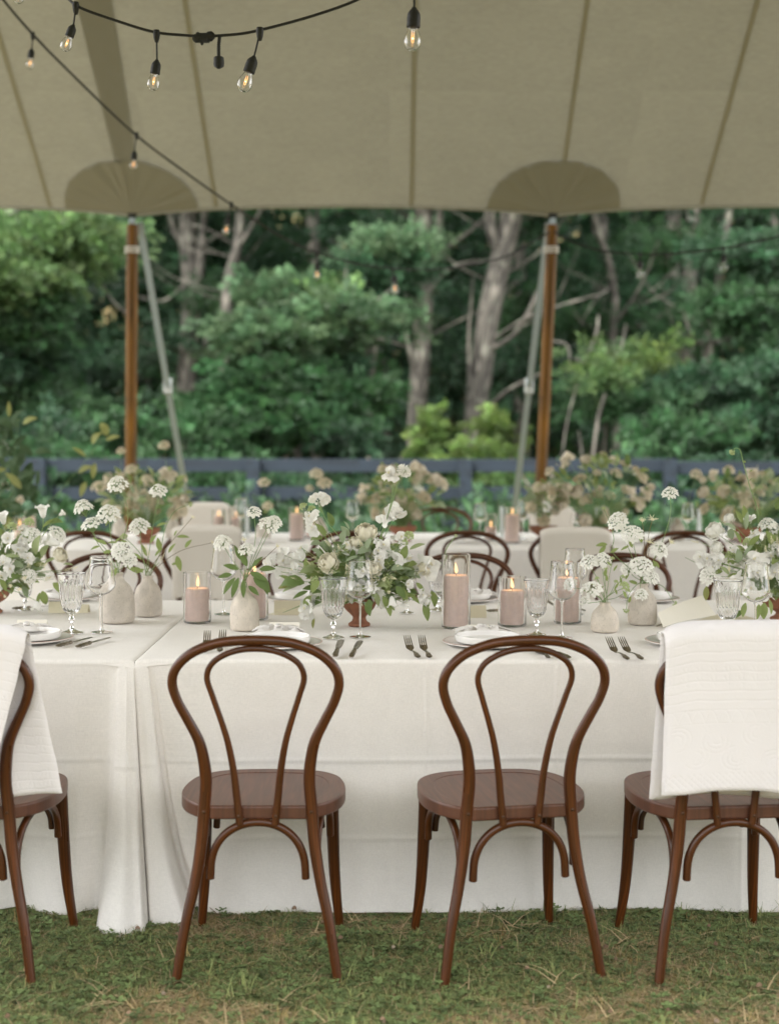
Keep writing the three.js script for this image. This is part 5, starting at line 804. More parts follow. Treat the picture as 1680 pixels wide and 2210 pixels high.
// full arrangements in terracotta bowls
function bowl(label, p, rim, h, foot) {
  const t = thing('terracotta_bowl', label, 'bowl', p);
  part('vessel', lathe(smoothProfile([[0.001, 0], [foot, 0], [foot, 0.008], [foot * 0.72, 0.016], [foot * 0.62, h * 0.3], [foot * 0.85, h * 0.42], [rim * 0.8, h * 0.6], [rim * 0.97, h * 0.82], [rim, h], [rim - 0.004, h + 0.001], [rim * 0.9, h * 0.84], [rim * 0.5, h * 0.66], [0.001, h * 0.62]], 70), 48), M.terracotta, t);
  return p.clone().add(V(0, h, 0));
}
function arrangement(label, c, { flowers, leaves = [], radii, fill = 60, sprays = 10, seed = 1, D, up = 0.1, pale, twigs = [], bias = 0.12, cat = 'flower arrangement', name = 'flower_arrangement', leafBase, dark }) {
  const t = thing(name, label, cat, c), r = rng(seed), stems = [];
  const outDir = (p) => V(p.x, p.y - up * 0.4 + 0.02, p.z + bias).normalize();
  const ell = (k) => { const a = r() * 6.283, b = Math.acos(1 - 1.75 * r()), q = Math.cbrt(0.25 + 0.75 * r()) * k; return V(Math.sin(b) * Math.cos(a) * radii[0] * q, up + Math.cos(b) * radii[1] * q, Math.sin(b) * Math.sin(a) * radii[2] * q); };
  for (const [kind, u, v, dz, Rp, o = {}] of flowers) {
    const p = u === null ? ell(1).add(V(0, 0, 0)) : at(u, v, D + dz).sub(c), R = Rp * D / F, m = flowerMesh(kind, R, t, r, pale?.[kind]), d = o.dir ? V(...o.dir) : outDir(p).add(V((r() - 0.5) * 0.3, 0.15, (r() - 0.5) * 0.3));
    place(m, p, d, r() * 6, R);
    const root = V((r() - 0.5) * 0.05, -0.01, (r() - 0.5) * 0.05);
    if (o.via) { const w = o.via.map(([a, b]) => at(a, b, D + dz).sub(c)); sub('stem', stemTube([root, ...w, p.clone().addScaledVector(d.normalize(), -R * 0.3)], 0.0022, 0.0014), M.stem, t); }
    else if (p.length() > 0.03) stems.push(stemTube([root, p.clone().multiplyScalar(0.5).add(V(0, 0.02, 0)), p.clone().addScaledVector(d.normalize(), -R * 0.3)], 0.0017, 0.001));
  }
  const leafOne = (p, dir, L, mat) => orient(sub('leaf', FLEAVES[Math.floor(r() * 4)], mat, t), p, dir, V((r() - 0.5) * 0.8, 0.75, 0.9 * (r() > 0.12 ? 1 : -1)), L);
  for (const [u, v, dz, Lp, ang, mk] of leaves) { const p = at(u, v, D + dz).sub(c); leafOne(p, ang === undefined || ang === null ? outDir(p).add(V((r() - 0.5) * 0.5, (r() - 0.5) * 0.5, 0)) : V(Math.cos(ang), Math.sin(ang), 0.3), Lp * D / F, mk === 's' ? M.sage : mk === 'd' ? M.leafDark : mk === 'y' ? M.leafYellow : M.leafs[Math.floor(r() * 4)]); }
  for (let i = 0; i < fill; i++) { const p = ell(0.92), d = outDir(p).add(V((r() - 0.5) * 1.1, (r() - 0.5) * 1.0, (r() - 0.5) * 0.8)), L = (leafBase ?? 0.046) * (0.6 + 0.7 * r()); leafOne(p.multiplyScalar(0.95), d, L, dark ? M.leafDark : r() < 0.3 ? M.sage : M.leafs[Math.floor(r() * 4)]); stems.push(stemTube([V(0, 0, 0), p.clone().multiplyScalar(0.6), p], 0.0012, 0.0008)); }
  for (let i = 0; i < sprays; i++) { const p = ell(0.95), k = r() < 0.22 ? 'bud' : r() < 0.3 ? 'pea' : 'spray', R = 0.018 + 0.014 * r(), m = flowerMesh(k, R, t, r); place(m, p, outDir(p).add(V((r() - 0.5), (r() - 0.6), (r() - 0.5) * 0.6)), r() * 6, R); }
  for (const tw of twigs) sub('twig', stemTube(tw.map(([u, v, dz = 0]) => at(u, v, D + dz).sub(c)), 0.0014, 0.0008), M.stem, t);
  tag(part('stem_bundle', stems, M.stem, t), null, null, null, 'stuff');
  return t;
}
const X1 = (k, x, y, dz, R, o) => [k, ...c1(x, y), dz, R / 2.778, o], X2 = (k, x, y, dz, R, o) => [k, ...c2(x, y), dz, R / 2.778, o], X3 = (k, x, y, dz, R, o) => [k, ...c3(x, y), dz, R / 2.778, o];
const L1 = (x, y, dz, L, a, m) => [...c1(x, y), dz, L / 2.778, a, m], L2 = (x, y, dz, L, a, m) => [...c2(x, y), dz, L / 2.778, a, m], L3 = (x, y, dz, L, a, m) => [...c3(x, y), dz, L / 2.778, a, m];
{
  const p = P(775, 1350), D = -p.z, c = bowl('brown footed terracotta bowl under the central flowers', p, 0.06, 0.095, 0.036);
  arrangement('large central arrangement of white roses and ruffled flowers in a footed bowl', c, {
    D, radii: [0.2, 0.13, 0.13], up: 0.075, fill: 330, sprays: 80, seed: 5,
    flowers: [X2('scab', 422, 385, 0.02, 66, { dir: [0, 1, 0.5], via: [c2(560, 640), c2(470, 520), c2(430, 430)] }), X2('pea', 372, 500, 0, 58), X2('pea', 388, 565, -0.02, 48), X2('bud', 325, 425, 0, 34), X2('bud', 375, 440, 0.02, 34),
      X2('pea', 850, 232, 0, 54, { dir: [-0.6, 0.6, 0.7], via: [c2(775, 640), c2(840, 440), c2(862, 300)] }), X2('scab', 926, 212, 0.01, 46, { dir: [0.5, 0.6, 0.8], via: [c2(770, 640), c2(850, 420), c2(895, 270)] }), X2('pea', 885, 462, 0.02, 60), X2('pea', 800, 508, 0.0, 44), X2('pea', 840, 495, 0.03, 40),
      X2('rose', 700, 590, -0.02, 66), X2('rose', 635, 645, -0.06, 48), X2('rose', 478, 765, -0.1, 72), X2('rose', 742, 800, -0.12, 58), X2('pea', 1065, 780, -0.06, 76), X2('rose', 1050, 800, -0.05, 46), X2('pea', 1000, 790, -0.04, 50),
      X2('pea', 800, 665, -0.08, 56), X2('pea', 770, 700, -0.1, 46), X2('pea', 775, 750, -0.11, 44), X2('pea', 890, 735, -0.09, 46), X2('pea', 905, 618, -0.03, 46), X2('pea', 683, 815, -0.13, 46), X2('pea', 730, 905, -0.13, 44), X2('pea', 650, 900, -0.12, 34),
      X2('bell', 855, 985, -0.14, 40, { dir: [0.1, -1, 0.25] }), X2('bell', 795, 1000, -0.12, 30, { dir: [-0.1, -1, 0.3] }), X2('pea', 945, 890, -0.1, 36), X2('pea', 1032, 955, -0.08, 34), X2('pea', 1050, 1005, -0.08, 32), X2('pea', 1065, 960, -0.07, 28), X2('pea', 930, 1000, -0.1, 26), X2('pea', 350, 1030, -0.05, 56), X2('pea', 385, 985, -0.03, 44), X2('pea', 330, 1060, -0.04, 40),
      X2('pea', 130, 770, 0.1, 56), X2('pea', 225, 760, 0.12, 56), X2('pea', 290, 745, 0.1, 52), X2('pea', 275, 810, 0.08, 52), X2('pea', 200, 710, 0.12, 44), X2('pea', 180, 810, 0.1, 40), X2('pea', 320, 690, 0.1, 40), X2('bud', 955, 600, -0.02, 44), X2('bud', 925, 640, -0.03, 36),
      X2('spray', 590, 800, -0.12, 46), X2('spray', 800, 870, -0.13, 50), X2('spray', 830, 940, -0.13, 44), X2('spray', 545, 690, -0.06, 42), X2('spray', 990, 830, -0.06, 44), X2('spray', 310, 870, -0.03, 44), X2('spray', 240, 1040, -0.02, 60), X2('spray', 190, 1060, -0.02, 48), X2('spray', 600, 870, -0.12, 40), X2('spray', 870, 800, -0.1, 40), X2('spray', 450, 860, -0.1, 40), X2('spray', 390, 780, -0.05, 40), X2('star', 310, 670, 0.02, 20), X2('bud', 1235, 600, 0.08, 16, { via: [c2(1150, 760), c2(1180, 680)] })],
    leaves: [L2(520, 700, -0.06, 90, 0.8, 's'), L2(560, 640, -0.06, 85, 1.6, 's'), L2(600, 600, -0.04, 80, 2.2, 's'), L2(460, 600, -0.03, 100, 2.2), L2(500, 540, 0, 90, 1.8), L2(430, 650, -0.03, 90, 2.8, 's'), L2(440, 610, -0.01, 80, 3.0), L2(650, 700, -0.1, 90, 0.5, 's'), L2(680, 720, -0.12, 90, 4.4, 's'), L2(650, 720, -0.12, 80, 3.4, 's'), L2(700, 680, -0.1, 80, 1.3, 's'), L2(920, 740, -0.08, 90, 1.4), L2(960, 780, -0.07, 70, 0.7), L2(330, 880, -0.04, 150, 2.9), L2(300, 890, -0.03, 110, 3.4), L2(260, 870, 0, 90, 2.6), L2(250, 900, 0, 80, 3.1, 'y'), L2(370, 960, -0.05, 90, 4.0), L2(350, 930, -0.04, 100, 3.5), L2(720, 980, -0.14, 100, 4.6), L2(800, 960, -0.14, 90, 5.2), L2(830, 990, -0.13, 90, 4.9), L2(880, 900, -0.12, 90, 5.4), L2(930, 920, -0.1, 80, 4.8), L2(960, 950, -0.09, 80, 5.6), L2(1050, 1000, -0.08, 110, 4.9), L2(1090, 930, -0.06, 100, 5.1), L2(1070, 960, -0.07, 90, 4.5), L2(560, 930, -0.12, 90, 4.2), L2(420, 870, -0.1, 90, 3.9), L2(850, 800, -0.12, 80, 0.4, 's'), L2(900, 800, -0.1, 80, 0.2, 's'), L2(640, 560, 0.02, 60, 0.6, 's'), L2(600, 560, 0.02, 60, 2.0, 's'), L2(960, 680, -0.04, 100, 0.5), L2(760, 940, -0.13, 80, 4.9), L2(1000, 880, -0.07, 70, 5.5), L2(340, 730, 0.0, 100, 4.7), L2(380, 750, 0, 100, 4.3), L2(390, 1090, -0.04, 70, 4.5, 'y')],
    twigs: [[c2(350, 720), c2(330, 690), c2(310, 660)], [c2(1150, 790, 0.05), c2(1165, 740), c2(1180, 680), c2(1230, 610)]],
  });
}
{
  const p = P(-22, 1322), D = -p.z, c = bowl('terracotta bowl cut off at the left edge under white bell flowers', p, 0.075, 0.085, 0.045);
  arrangement('white bell flower and rose arrangement cut off at the left edge', c, {
    D, radii: [0.2, 0.14, 0.13], up: 0.09, fill: 260, sprays: 60, seed: 9,
    flowers: [X1('bell', 258, 465, 0, 46, { dir: [-0.05, 1, 0.15], via: [c1(170, 720), c1(255, 560)] }), X1('bell', 330, 640, -0.03, 52, { dir: [-0.9, 0.35, 0.4] }), X1('rose', 355, 718, -0.06, 46), X1('bell', 50, 615, -0.1, 36, { dir: [0.1, 0.2, 1] }), X1('pea', 128, 622, -0.08, 36), X1('pea', 105, 690, -0.1, 42), X1('pea', 165, 735, -0.1, 36), X1('bell', 20, 505, 0, 44, { dir: [-0.1, 1, 0.3] }), X1('umbel', 205, 590, -0.05, 58), X1('umbel', 350, 585, 0, 62), X1('bud', 175, 520, -0.02, 44), X1('bud', 70, 545, -0.04, 40), X1('pea', 20, 765, -0.13, 44), X1('pea', 60, 800, -0.13, 36), X1('pea', 8, 842, -0.13, 36), X1('bell', 228, 1005, -0.08, 40, { dir: [-0.1, -1, 0.3] }), X1('bell', 365, 470, 0.02, 22, { dir: [0.8, 0.6, 0.1], via: [c1(240, 620), c1(320, 510)] }), X1('spray', 130, 860, -0.13, 56), X1('spray', 110, 920, -0.13, 50), X1('spray', 270, 860, -0.08, 46), X1('spray', 380, 810, -0.04, 44), X1('spray', 420, 800, -0.02, 36), X1('spray', 240, 790, -0.1, 50), X1('spray', 60, 900, -0.13, 50), X1('spray', 30, 960, -0.12, 36), X1('umbel', 150, 560, -0.02, 44), X1('pea', -40, 640, -0.08, 46), X1('rose', -70, 740, -0.12, 56), X1('pea', 140, 655, -0.08, 34), X1('pea', -60, 560, 0, 44), X1('umbel', 180, 840, -0.1, 46), X1('pea', 300, 850, -0.08, 30)],
    leaves: [L1(215, 710, -0.08, 120, 1.5), L1(250, 720, -0.08, 80, 1.2), L1(30, 720, -0.12, 90, 0.1), L1(40, 930, -0.13, 110, 1.9), L1(40, 880, -0.13, 100, 0.8), L1(255, 930, -0.08, 90, 5.0), L1(240, 940, -0.08, 80, 4.5), L1(330, 500, 0, 90, 3.6), L1(300, 520, 0, 80, 0.4), L1(270, 760, -0.06, 90, 0.5), L1(380, 770, -0.03, 80, 0.1), L1(320, 880, -0.06, 80, 5.6), L1(20, 600, -0.04, 90, 2.2), L1(170, 640, -0.06, 90, 1.3)],
    twigs: [[c1(230, 800), c1(290, 750), c1(330, 730)]],
  });
}
{
  const p = P(1692, 1338), D = -p.z, c = bowl('terracotta bowl cut off at the right edge behind the wine glass', p, 0.085, 0.085, 0.05);
  arrangement('white rose arrangement with one tall nodding stem cut off at the right edge', c, {
    D, radii: [0.21, 0.15, 0.13], up: 0.1, fill: 270, sprays: 60, seed: 14, pale: { rose: M.petal },
    flowers: [X3('rose', 1298, 575, -0.02, 66), X3('rose', 1382, 500, 0.02, 40), X3('bell', 1392, 555, -0.03, 44, { dir: [0.1, -1, 0.5] }), X3('rose', 1310, 672, -0.06, 44), X3('pea', 1215, 735, -0.04, 46), X3('pea', 1262, 742, -0.06, 44), X3('pea', 1325, 755, -0.08, 44), X3('umbel', 1262, 830, -0.08, 66, { dir: [-0.5, 0.6, 0.8] }), X3('pea', 1535, 745, -0.12, 64), X3('pea', 1560, 820, -0.13, 60), X3('pea', 1520, 800, -0.12, 44), X3('pea', 1425, 868, -0.12, 56), X3('pea', 1510, 915, -0.13, 44), X3('pea', 1612, 950, -0.13, 46), X3('pea', 1510, 500, 0.02, 32, { via: [c3(1560, 640), c3(1500, 540)] }), X3('pea', 1485, 495, 0.02, 22), X3('umbel', 1610, 525, 0, 58), X3('umbel', 1655, 560, 0, 46), X3('pea', 1655, 820, -0.12, 52), X3('pea', 1530, 595, -0.02, 36), X3('bud', 1490, 640, -0.06, 40), X3('pea', 1410, 690, -0.08, 30), X3('spray', 1210, 640, 0, 40, { dir: [-1, 0.2, 0.2] }), X3('spray', 1640, 650, -0.08, 48), X3('spray', 1600, 700, -0.1, 48), X3('umbel', 1660, 660, -0.06, 50), X3('rose', 1760, 640, -0.08, 66), X3('pea', 1740, 780, -0.12, 56), X3('umbel', 1750, 520, 0, 56), X3('pea', 1700, 900, -0.13, 46), X3('star', 1380, 800, -0.1, 30), X3('pea', 1290, 790, -0.08, 30), X3('bud', 1400, 95, 0.02, 26, { dir: [-0.6, -0.6, 0.3], via: [c3(1555, 640), c3(1555, 470), c3(1500, 290), c3(1465, 160), c3(1440, 78), c3(1415, 74)] })],
    leaves: [L3(1480, 560, -0.03, 110, 1.6, 's'), L3(1460, 520, 0, 90, 2.1), L3(1400, 620, -0.06, 90, 1.9, 's'), L3(1430, 760, -0.1, 90, 1.4, 's'), L3(1380, 830, -0.11, 80, 2.4), L3(1470, 720, -0.09, 90, 1.1, 's'), L3(1245, 900, -0.08, 90, 4.6, 'y'), L3(1480, 1000, -0.12, 90, 4.4), L3(1590, 1000, -0.13, 100, 4.6), L3(1620, 980, -0.13, 90, 4.9), L3(1560, 1010, -0.13, 90, 4.5), L3(1660, 440, 0.04, 80, 1.2), L3(1480, 500, 0.02, 90, 1.8), L3(1450, 640, -0.08, 90, 2.0), L3(1500, 660, -0.09, 90, 0.9), L3(1420, 560, -0.04, 80, 2.6, 's'), L3(1340, 810, -0.09, 70, 3.2), L3(1460, 1050, -0.1, 80, 3.6), L3(1480, 160, 0.02, 30, 2.6), L3(1500, 215, 0.02, 30, 0.6), L3(1500, 270, 0.02, 26, 0.9)],
    twigs: [[c3(1240, 790), c3(1170, 755), c3(1115, 728)], [c3(1190, 770), c3(1160, 735)]],
  });
}
// ------------------------------------------------------------------ the shaded back table
{
  const pale = { rose: M.petalShadePale, pea: M.petalShadePale, bell: M.petalShadePale, scab: M.petalShade, umbel: M.petalShade };
  const back = (label, bl, u, v, spread, n, seed, up = 0.12, extra = []) => {
    const p = P(u, v), D = -p.z, c = bowl(bl, p, 0.085, 0.09, 0.05), r = rng(seed), k = D / F;
    const kinds = ['rose', 'pea', 'umbel', 'pea', 'scab', 'umbel'], fl = [];
    for (let i = 0; i < n; i++) { const a = r() * 6.283, q = Math.sqrt(r()); fl.push([kinds[i % 6], u + Math.cos(a) * q * spread[0], v - 45 - spread[1] + Math.sin(a) * q * spread[1], (r() - 0.6) * 0.2, 9 + 7 * r()]); }
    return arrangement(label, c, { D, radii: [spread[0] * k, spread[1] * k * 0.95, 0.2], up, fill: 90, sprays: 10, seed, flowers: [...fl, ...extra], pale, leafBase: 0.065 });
  };
  back('blurred beige flower mass on the back table left of the left guy strap', 'dark bowl of the blurred flowers at the left of the back table', 315, 1172, [110, 62], 34, 101, 0.2);
  back('blurred beige flower mass on the back table right of centre behind the tall white stem', 'dark bowl of the blurred flowers at the centre of the back table', 868, 1168, [95, 62], 36, 102, 0.2);
  back('widest blurred beige flower mass right of the right tent pole', 'dark bowl of the blurred flowers right of the right tent pole', 1290, 1172, [120, 78], 46, 103, 0.25);
  back('blurred flower mass at the right edge of the back table, partly hidden', 'dark bowl of the blurred flowers at the far right of the back table', 1610, 1172, [110, 60], 26, 104, 0.2);
  back('small leafy blurred flower bunch at the foot of the right tent pole', 'dark bowl of the small blurred flower bunch by the right tent pole', 1172, 1168, [34, 42], 12, 105, 0.14);
  // lone blurred blooms in small vases on the back table
  const bv = (label, u, v, heads, vl) => { const vz = vase(vl, u, v, 0.09, 0.13, M.stoneware); heads.forEach(([hu, hv, R], i) => { const t = cutStem(label + ['', ', lower bloom', ', side bloom'][i], vz, 'flower stem', 'umbel', [[u + (hu - u) * 0.6, hv + (v - hv) * 0.35, 0], [hu, hv, 0]], R, { seed: u + i, dir: [0, 1, 0.5], leaves: [[u + (hu - u) * 0.4, hv + (v - hv) * 0.5, 0, 14, 0.8 + i]] }); t.traverse((o) => { if (o.material === M.petal) o.material = M.petalShade; }); }); };
  bv('blurred round beige flower head right of the left guy strap', 568, 1168, [[570, 1048, 0.045], [578, 1098, 0.04]], 'small blurred vase below the round beige flower head right of the left guy strap');
  bv('blurred beige flower head above the left tall pink back candle', 690, 1164, [[683, 1030, 0.05], [700, 1050, 0.05], [668, 1058, 0.03]], 'small blurred vase beside the left tall pink back candle');
  bv('blurred flat flower head level with the fence rail above the left strap foot', 372, 1160, [[355, 968, 0.045], [372, 1030, 0.04]], 'small blurred vase below the flat flower head by the left strap');
  bv('blurred beige flower head left of the left tent pole', 258, 1162, [[262, 978, 0.035], [215, 1060, 0.06]], 'small blurred vase left of the left tent pole');
  bv('blurred flat flower head high at the right of the back table', 1460, 1165, [[1500, 1030, 0.045], [1570, 1022, 0.045], [1515, 1070, 0.045]], 'small blurred vase at the right of the back table');
  // candles and glasses
  const bc = (label, gl, u, v, w, ch, gh) => { const p = P(u, v); cylinder(gl, p, w / 2 + 0.009, gh, 'back table candle glasses'); candleThing(label, p.clone().add(V(0, 0.006, 0)), w / 2, ch, 'candles on the back table', 0); };
  bc('tall pink candle on the back table left of the central flowers', 'glass around the tall pink back candle left of the central flowers', 640, 1166, 0.078, 0.155, 0.2);
  bc('tall pink candle on the back table above the right bare chair', 'glass around the tall pink back candle above the right bare chair', 1104, 1172, 0.08, 0.162, 0.21);
  bc('shorter pink candle on the back table just right of the left tall one', 'glass around the shorter pink back candle', 672, 1160, 0.07, 0.09, 0.14);
  bc('small flame candle of the back table above the left blanket chair', 'glass around the small back candle above the left blanket chair', 472, 1158, 0.06, 0.12, 0.17);
  bc('small flame candle of the back table right of the left blanket chair', 'glass around the small back candle right of the left blanket chair', 508, 1158, 0.05, 0.115, 0.19);
  bc('small flame candle of the back table at the left edge, higher flame', 'glass around the back candle with the higher flame at the left edge', 66, 1158, 0.06, 0.115, 0.16);
  bc('small flame candle of the back table at the left edge, lower flame', 'glass around the back candle with the lower flame at the left edge', 43, 1170, 0.06, 0.09, 0.15);
  bc('short pink candle left of the tall back candle above the right bare chair', 'glass around the short pink back candle beside the tall one', 1058, 1166, 0.06, 0.075, 0.16);
  bc('small flame candle of the back table above the right hoop chair', 'glass around the small back candle above the right hoop chair', 1455, 1165, 0.055, 0.06, 0.13);
  bc('pink candle half hidden behind the right floral bowl on the back table', 'glass around the half hidden pink back candle at the right', 1585, 1168, 0.075, 0.15, 0.2);
  const bw = (l, u, v, h) => wine(l, u, v, h);
  bw('blurred wine glass beside the left flames of the back table', 520, 1160, 0.24); bw('blurred wine glass left of the tall back candle at right, nearer one', 1035, 1164, 0.22); bw('blurred wine glass right of the tall back candle at right', 1128, 1164, 0.24); bw('blurred wine glass below the widest beige flower mass', 1245, 1165, 0.2); bw('blurred wine glass right of the small flame above the right hoop chair', 1482, 1164, 0.22); bw('blurred wine glass under the left beige flower mass', 305, 1160, 0.22); bw('blurred wine glass at the centre back beside the beige mass', 760, 1162, 0.23);
  // white table mats of folded linen glimpsed on the cloth
  for (const [u, l] of [[1015, 'folded ivory napkin on the back table above the distant hoop chair'], [740, 'folded ivory napkin on the back table behind the central flowers'], [1390, 'folded ivory napkin on the back table right of the blanket chair'], [560, 'folded ivory napkin on the back table left of the tall pink candle']]) napkin(l, u, 1172, 0.002, 0.1, u, 0.2, 0.1);
  // clear glass tubes; a white rod in each paints the sky reflection
  [[1287, 1100, 'clear glass tube vase with a painted white glint before the widest beige flower mass'], [1507, 1103, 'clear glass tube vase with a painted white glint above the right hoop chair'], [318, 1090, 'clear glass tube vase with a painted white glint behind the speckled vases'], [533, 1100, 'clear glass tube vase with a painted white glint right of the left flames'], [1082, 1098, 'clear glass tube vase with a painted white glint left of the tall back candle']].forEach(([u, v, l]) => { const p = P(u, 1160), k = -p.z / F, t = thing('glass_tube', l, 'glass', p); part('wall', lathe([[0.024, 0.002], [0.024, (1160 - v) * k + 0.03], [0.0215, (1160 - v) * k + 0.03], [0.0215, 0.006]], 24), M.pane, t); part('white_glint_rod', tube([[0, 0.004, 0], [0, (1160 - v) * k + 0.012, 0]], 0.011, 4, 12), phys({ color: rgb(0.82, 0.82, 0.84), roughness: 0.5 }), t); });
  // leafy branches at the far left
  const p = P(-40, 1168), D = -p.z, c = bowl('bowl of the tall leafy branches beyond the left edge', p, 0.1, 0.1, 0.06), lv = [], r = rng(88);
  for (let i = 0; i < 150; i++) { const a = r() * 6.283, q = Math.sqrt(r()); lv.push([-20 + Math.cos(a) * q * 105, 1030 + Math.sin(a) * q * 150, (r() - 0.6) * 0.35, 30 + 18 * r(), r() * 6.28, r() < 0.1 ? 'y' : 'd']); }
  for (const [u, v, a] of [[200, 958, 1.2], [228, 950, 0.3], [185, 985, 2.4], [205, 1000, 4.6], [232, 940, 1.9], [170, 1020, 0.6], [185, 1040, 4.4], [20, 900, 1.5], [50, 915, 0.6]]) lv.push([u, v, -0.1, 34, a, 'y']);
  arrangement('tall dark leafy branches with a yellowish arching spray at the left edge', c, { D, radii: [0.3, 0.4, 0.2], up: 0.3, fill: 60, sprays: 0, seed: 19, flowers: [['pea', 42, 1080, -0.1, 10, {}], ['pea', 10, 1050, -0.1, 10, {}]], leaves: lv, twigs: [[[60, 1120], [120, 1070, -0.1], [180, 1000, -0.1], [235, 930, -0.1]], [[20, 1120], [30, 1000], [40, 900]]], leafBase: 0.1, dark: true, pale, name: 'leafy_branches', cat: 'leafy branches' });
}

// ------------------------------------------------------------------ string lights
{
  const k4 = (x, y) => [x / 1.923, y / 1.923], k5 = (x, y) => [806.4 + x / 1.923, y / 1.923];
  const bulbProf = lathe(smoothProfile([[0.0125, 0], [0.0135, 0.006], [0.0195, 0.02], [0.0232, 0.036], [0.0205, 0.051], [0.0115, 0.06], [0.0005, 0.063], [0.0005, 0.0618], [0.011, 0.0588], [0.0193, 0.0505], [0.022, 0.036], [0.0184, 0.0202], [0.0124, 0.0065], [0.0116, 0.0005]], 64), 28);
  const sockProf = lathe([[0.0005, 0.052], [0.006, 0.052], [0.0075, 0.048], [0.0115, 0.044], [0.0165, 0.036], [0.0178, 0.03], [0.0172, 0.028], [0.0182, 0.026], [0.0182, 0.012], [0.0172, 0.010], [0.0184, 0.008], [0.0184, 0.0], [0.0165, -0.001], [0.0005, -0.001]], 24);
  const filGeo = join([tube([[-0.0022, 0.012, 0], [-0.003, 0.03, 0], [-0.0015, 0.04, 0], [0.0015, 0.04, 0], [0.003, 0.03, 0], [0.0022, 0.012, 0]], 0.0007, 20, 6)]);
  const postGeo = join([tube([[0, 0.0, 0], [0, 0.02, 0]], [0.004, 0.0025], 4, 8), tube([[-0.0022, 0.012, 0], [-0.003, 0.03, 0]], 0.0003, 4, 4)]);
  const capGeo = lathe([[0.0005, 0.008], [0.0065, 0.007], [0.008, 0], [0.0065, -0.012], [0.004, -0.02], [0.0005, -0.021]], 14);
  // hang: [u, v] where it meets the cable, b: [u, v] of the top of the glass, e: [u, v] of its lower end
  function bulb(t, org, d, hang, b, e, lit = true, cable = true) {
    const H = at(...hang, d), B = at(...b, d), E = at(...e, d), dir = E.clone().sub(B).normalize(), s = E.distanceTo(B) / 0.063;
    const sock = sub('lamp_socket', sockProf, M.rubber, t); place(sock, B.clone().sub(org), dir.clone().negate(), 0, s);
    const g = part('bulb', bulbProf, M.glass, sock); g.rotation.x = Math.PI;
    const f = part('filament', filGeo, lit ? M.filament : M.metal, sock); f.rotation.x = Math.PI;
    const p2 = part('glass_post', postGeo, M.glass, sock); p2.rotation.x = Math.PI; p2.name = 'filament_post';
    const topS = B.clone().addScaledVector(dir, -0.05 * s);
    sub('drop_wire', tube([H.clone().sub(org), H.clone().lerp(topS, 0.5).add(V(0, -0.004, 0)).sub(org), topS.sub(org)], 0.0032, 10, 6), M.rubber, t);
    if (cable) place(sub('wire_clamp', capGeo, M.rubber, t), H.clone().sub(org), UPV, 0, 1.5);
    if (lit) { const l = new THREE.PointLight(new THREE.Color(1, 0.55, 0.25), 0.00002); l.position.copy(B).addScaledVector(dir, 0.03 * s); l.castShadow = true; l.shadow.radius = 0.1; l.name = 'bulb_filament'; scene.add(l); }
  }
  { // the near strand, sagging across the upper left
    const D = 5.1, org = at(340, 75, D), t = thing('string_lights', 'near string of bare bulbs sagging across the top left under the canopy', 'string lights', org);
    const pts = [[-60, -110, 0.3], [40, -70, 0.2], [130, -18, 0.1], ...[[330, 30], [480, 85], [640, 133], [760, 146], [850, 150], [1000, 140], [1090, 122], [1300, 65], [1480, 0]].map(([x, y]) => [...k4(x, y), 0]), [900, -70, -0.1], [1100, -180, -0.3]];
    sub('cable', tube(pts.map(([u, v, z]) => at(u, v, D + z).sub(org)), 0.0048, 120, 8), M.rubber, t);
    bulb(t, org, D, k4(315, 22), k4(288, 152), k4(266, 212));
    bulb(t, org, D, k4(650, 138), k4(643, 306), k4(632, 376));
    bulb(t, org, D - 0.35, k4(1078, 128), k4(1032, 300), k4(1004, 381));
    const box1 = at(...k4(847, 155), D).sub(org);
    sub('connector', [move(box(0.036, 0.03, 0.028, 0.006), box1.x, box1.y - 0.002, box1.z), ...[-1, 1].map((s) => tube([box1.clone().add(V(s * 0.014, 0.002, 0)), box1.clone().add(V(s * 0.026, 0.001 + 0.003 * s, 0)), box1.clone().add(V(s * 0.034, 0.004, 0))], [0.017, 0.0165, 0.009], 8, 10)), tube([box1.clone().add(V(-0.006, -0.012, 0.004)), box1.clone().add(V(-0.007, -0.026, 0.004))], [0.008, 0.004], 4, 8)], M.rubber, t);
    const a = at(...k4(912, 145), D).sub(org), b = at(...k4(908, 240), D).sub(org), e = at(...k4(908, 283), D).sub(org);
    sub('spare_plug', [tube([a, a.clone().lerp(b, 0.5).add(V(-0.002, 0, 0)), b], 0.006, 8, 8), tube([b, b.clone().lerp(e, 0.75), e], [0.0175, 0.0185, 0.0165, 0.008], 8, 10)], M.rubber, t);
  }
  { // one large bulb hanging in from above, and one more at the corner
    const D = 4.05, org = at(...k5(160, 0), D), t = thing('hanging_bulb', 'single large bare bulb hanging from above at the top centre', 'light bulb', org);
    bulb(t, org, D, k5(168, -90), k5(163, 113), k5(158, 212), true, false);
    const o2 = at(38, -10, 5.4), t2 = thing('hanging_bulb', 'glowing bulb tip cut off by the top left corner', 'light bulb', o2);
    bulb(t2, o2, 5.4, [46, -110], [42, -28], [38, 8], true, false);
  }
  { // the far strand, running away from the upper left to the right tent pole and on
    const D0 = 7.5, org = at(8, 0, D0), t = thing('string_lights', 'long string of bulbs running away diagonally from the upper left to the right pole', 'string lights', org);
    const pts = [[-60, -90, 7.2], [8, 0, 7.5], [70, 73, 7.8], [150, 155, 8.05], [292, 290, 8.6], [400, 372, 9.1], [498, 441, 9.6], [560, 482, 9.9], [640, 528, 10.2], [740, 562, 10.5], [850, 580, 10.7], [980, 577, 10.85], [1090, 553, 10.9], [1186, 500, 10.93]];
    sub('cable', tube(pts.map(([u, v, d]) => at(u, v, d).sub(org)), 0.0068, 120, 6), M.rubber, t);
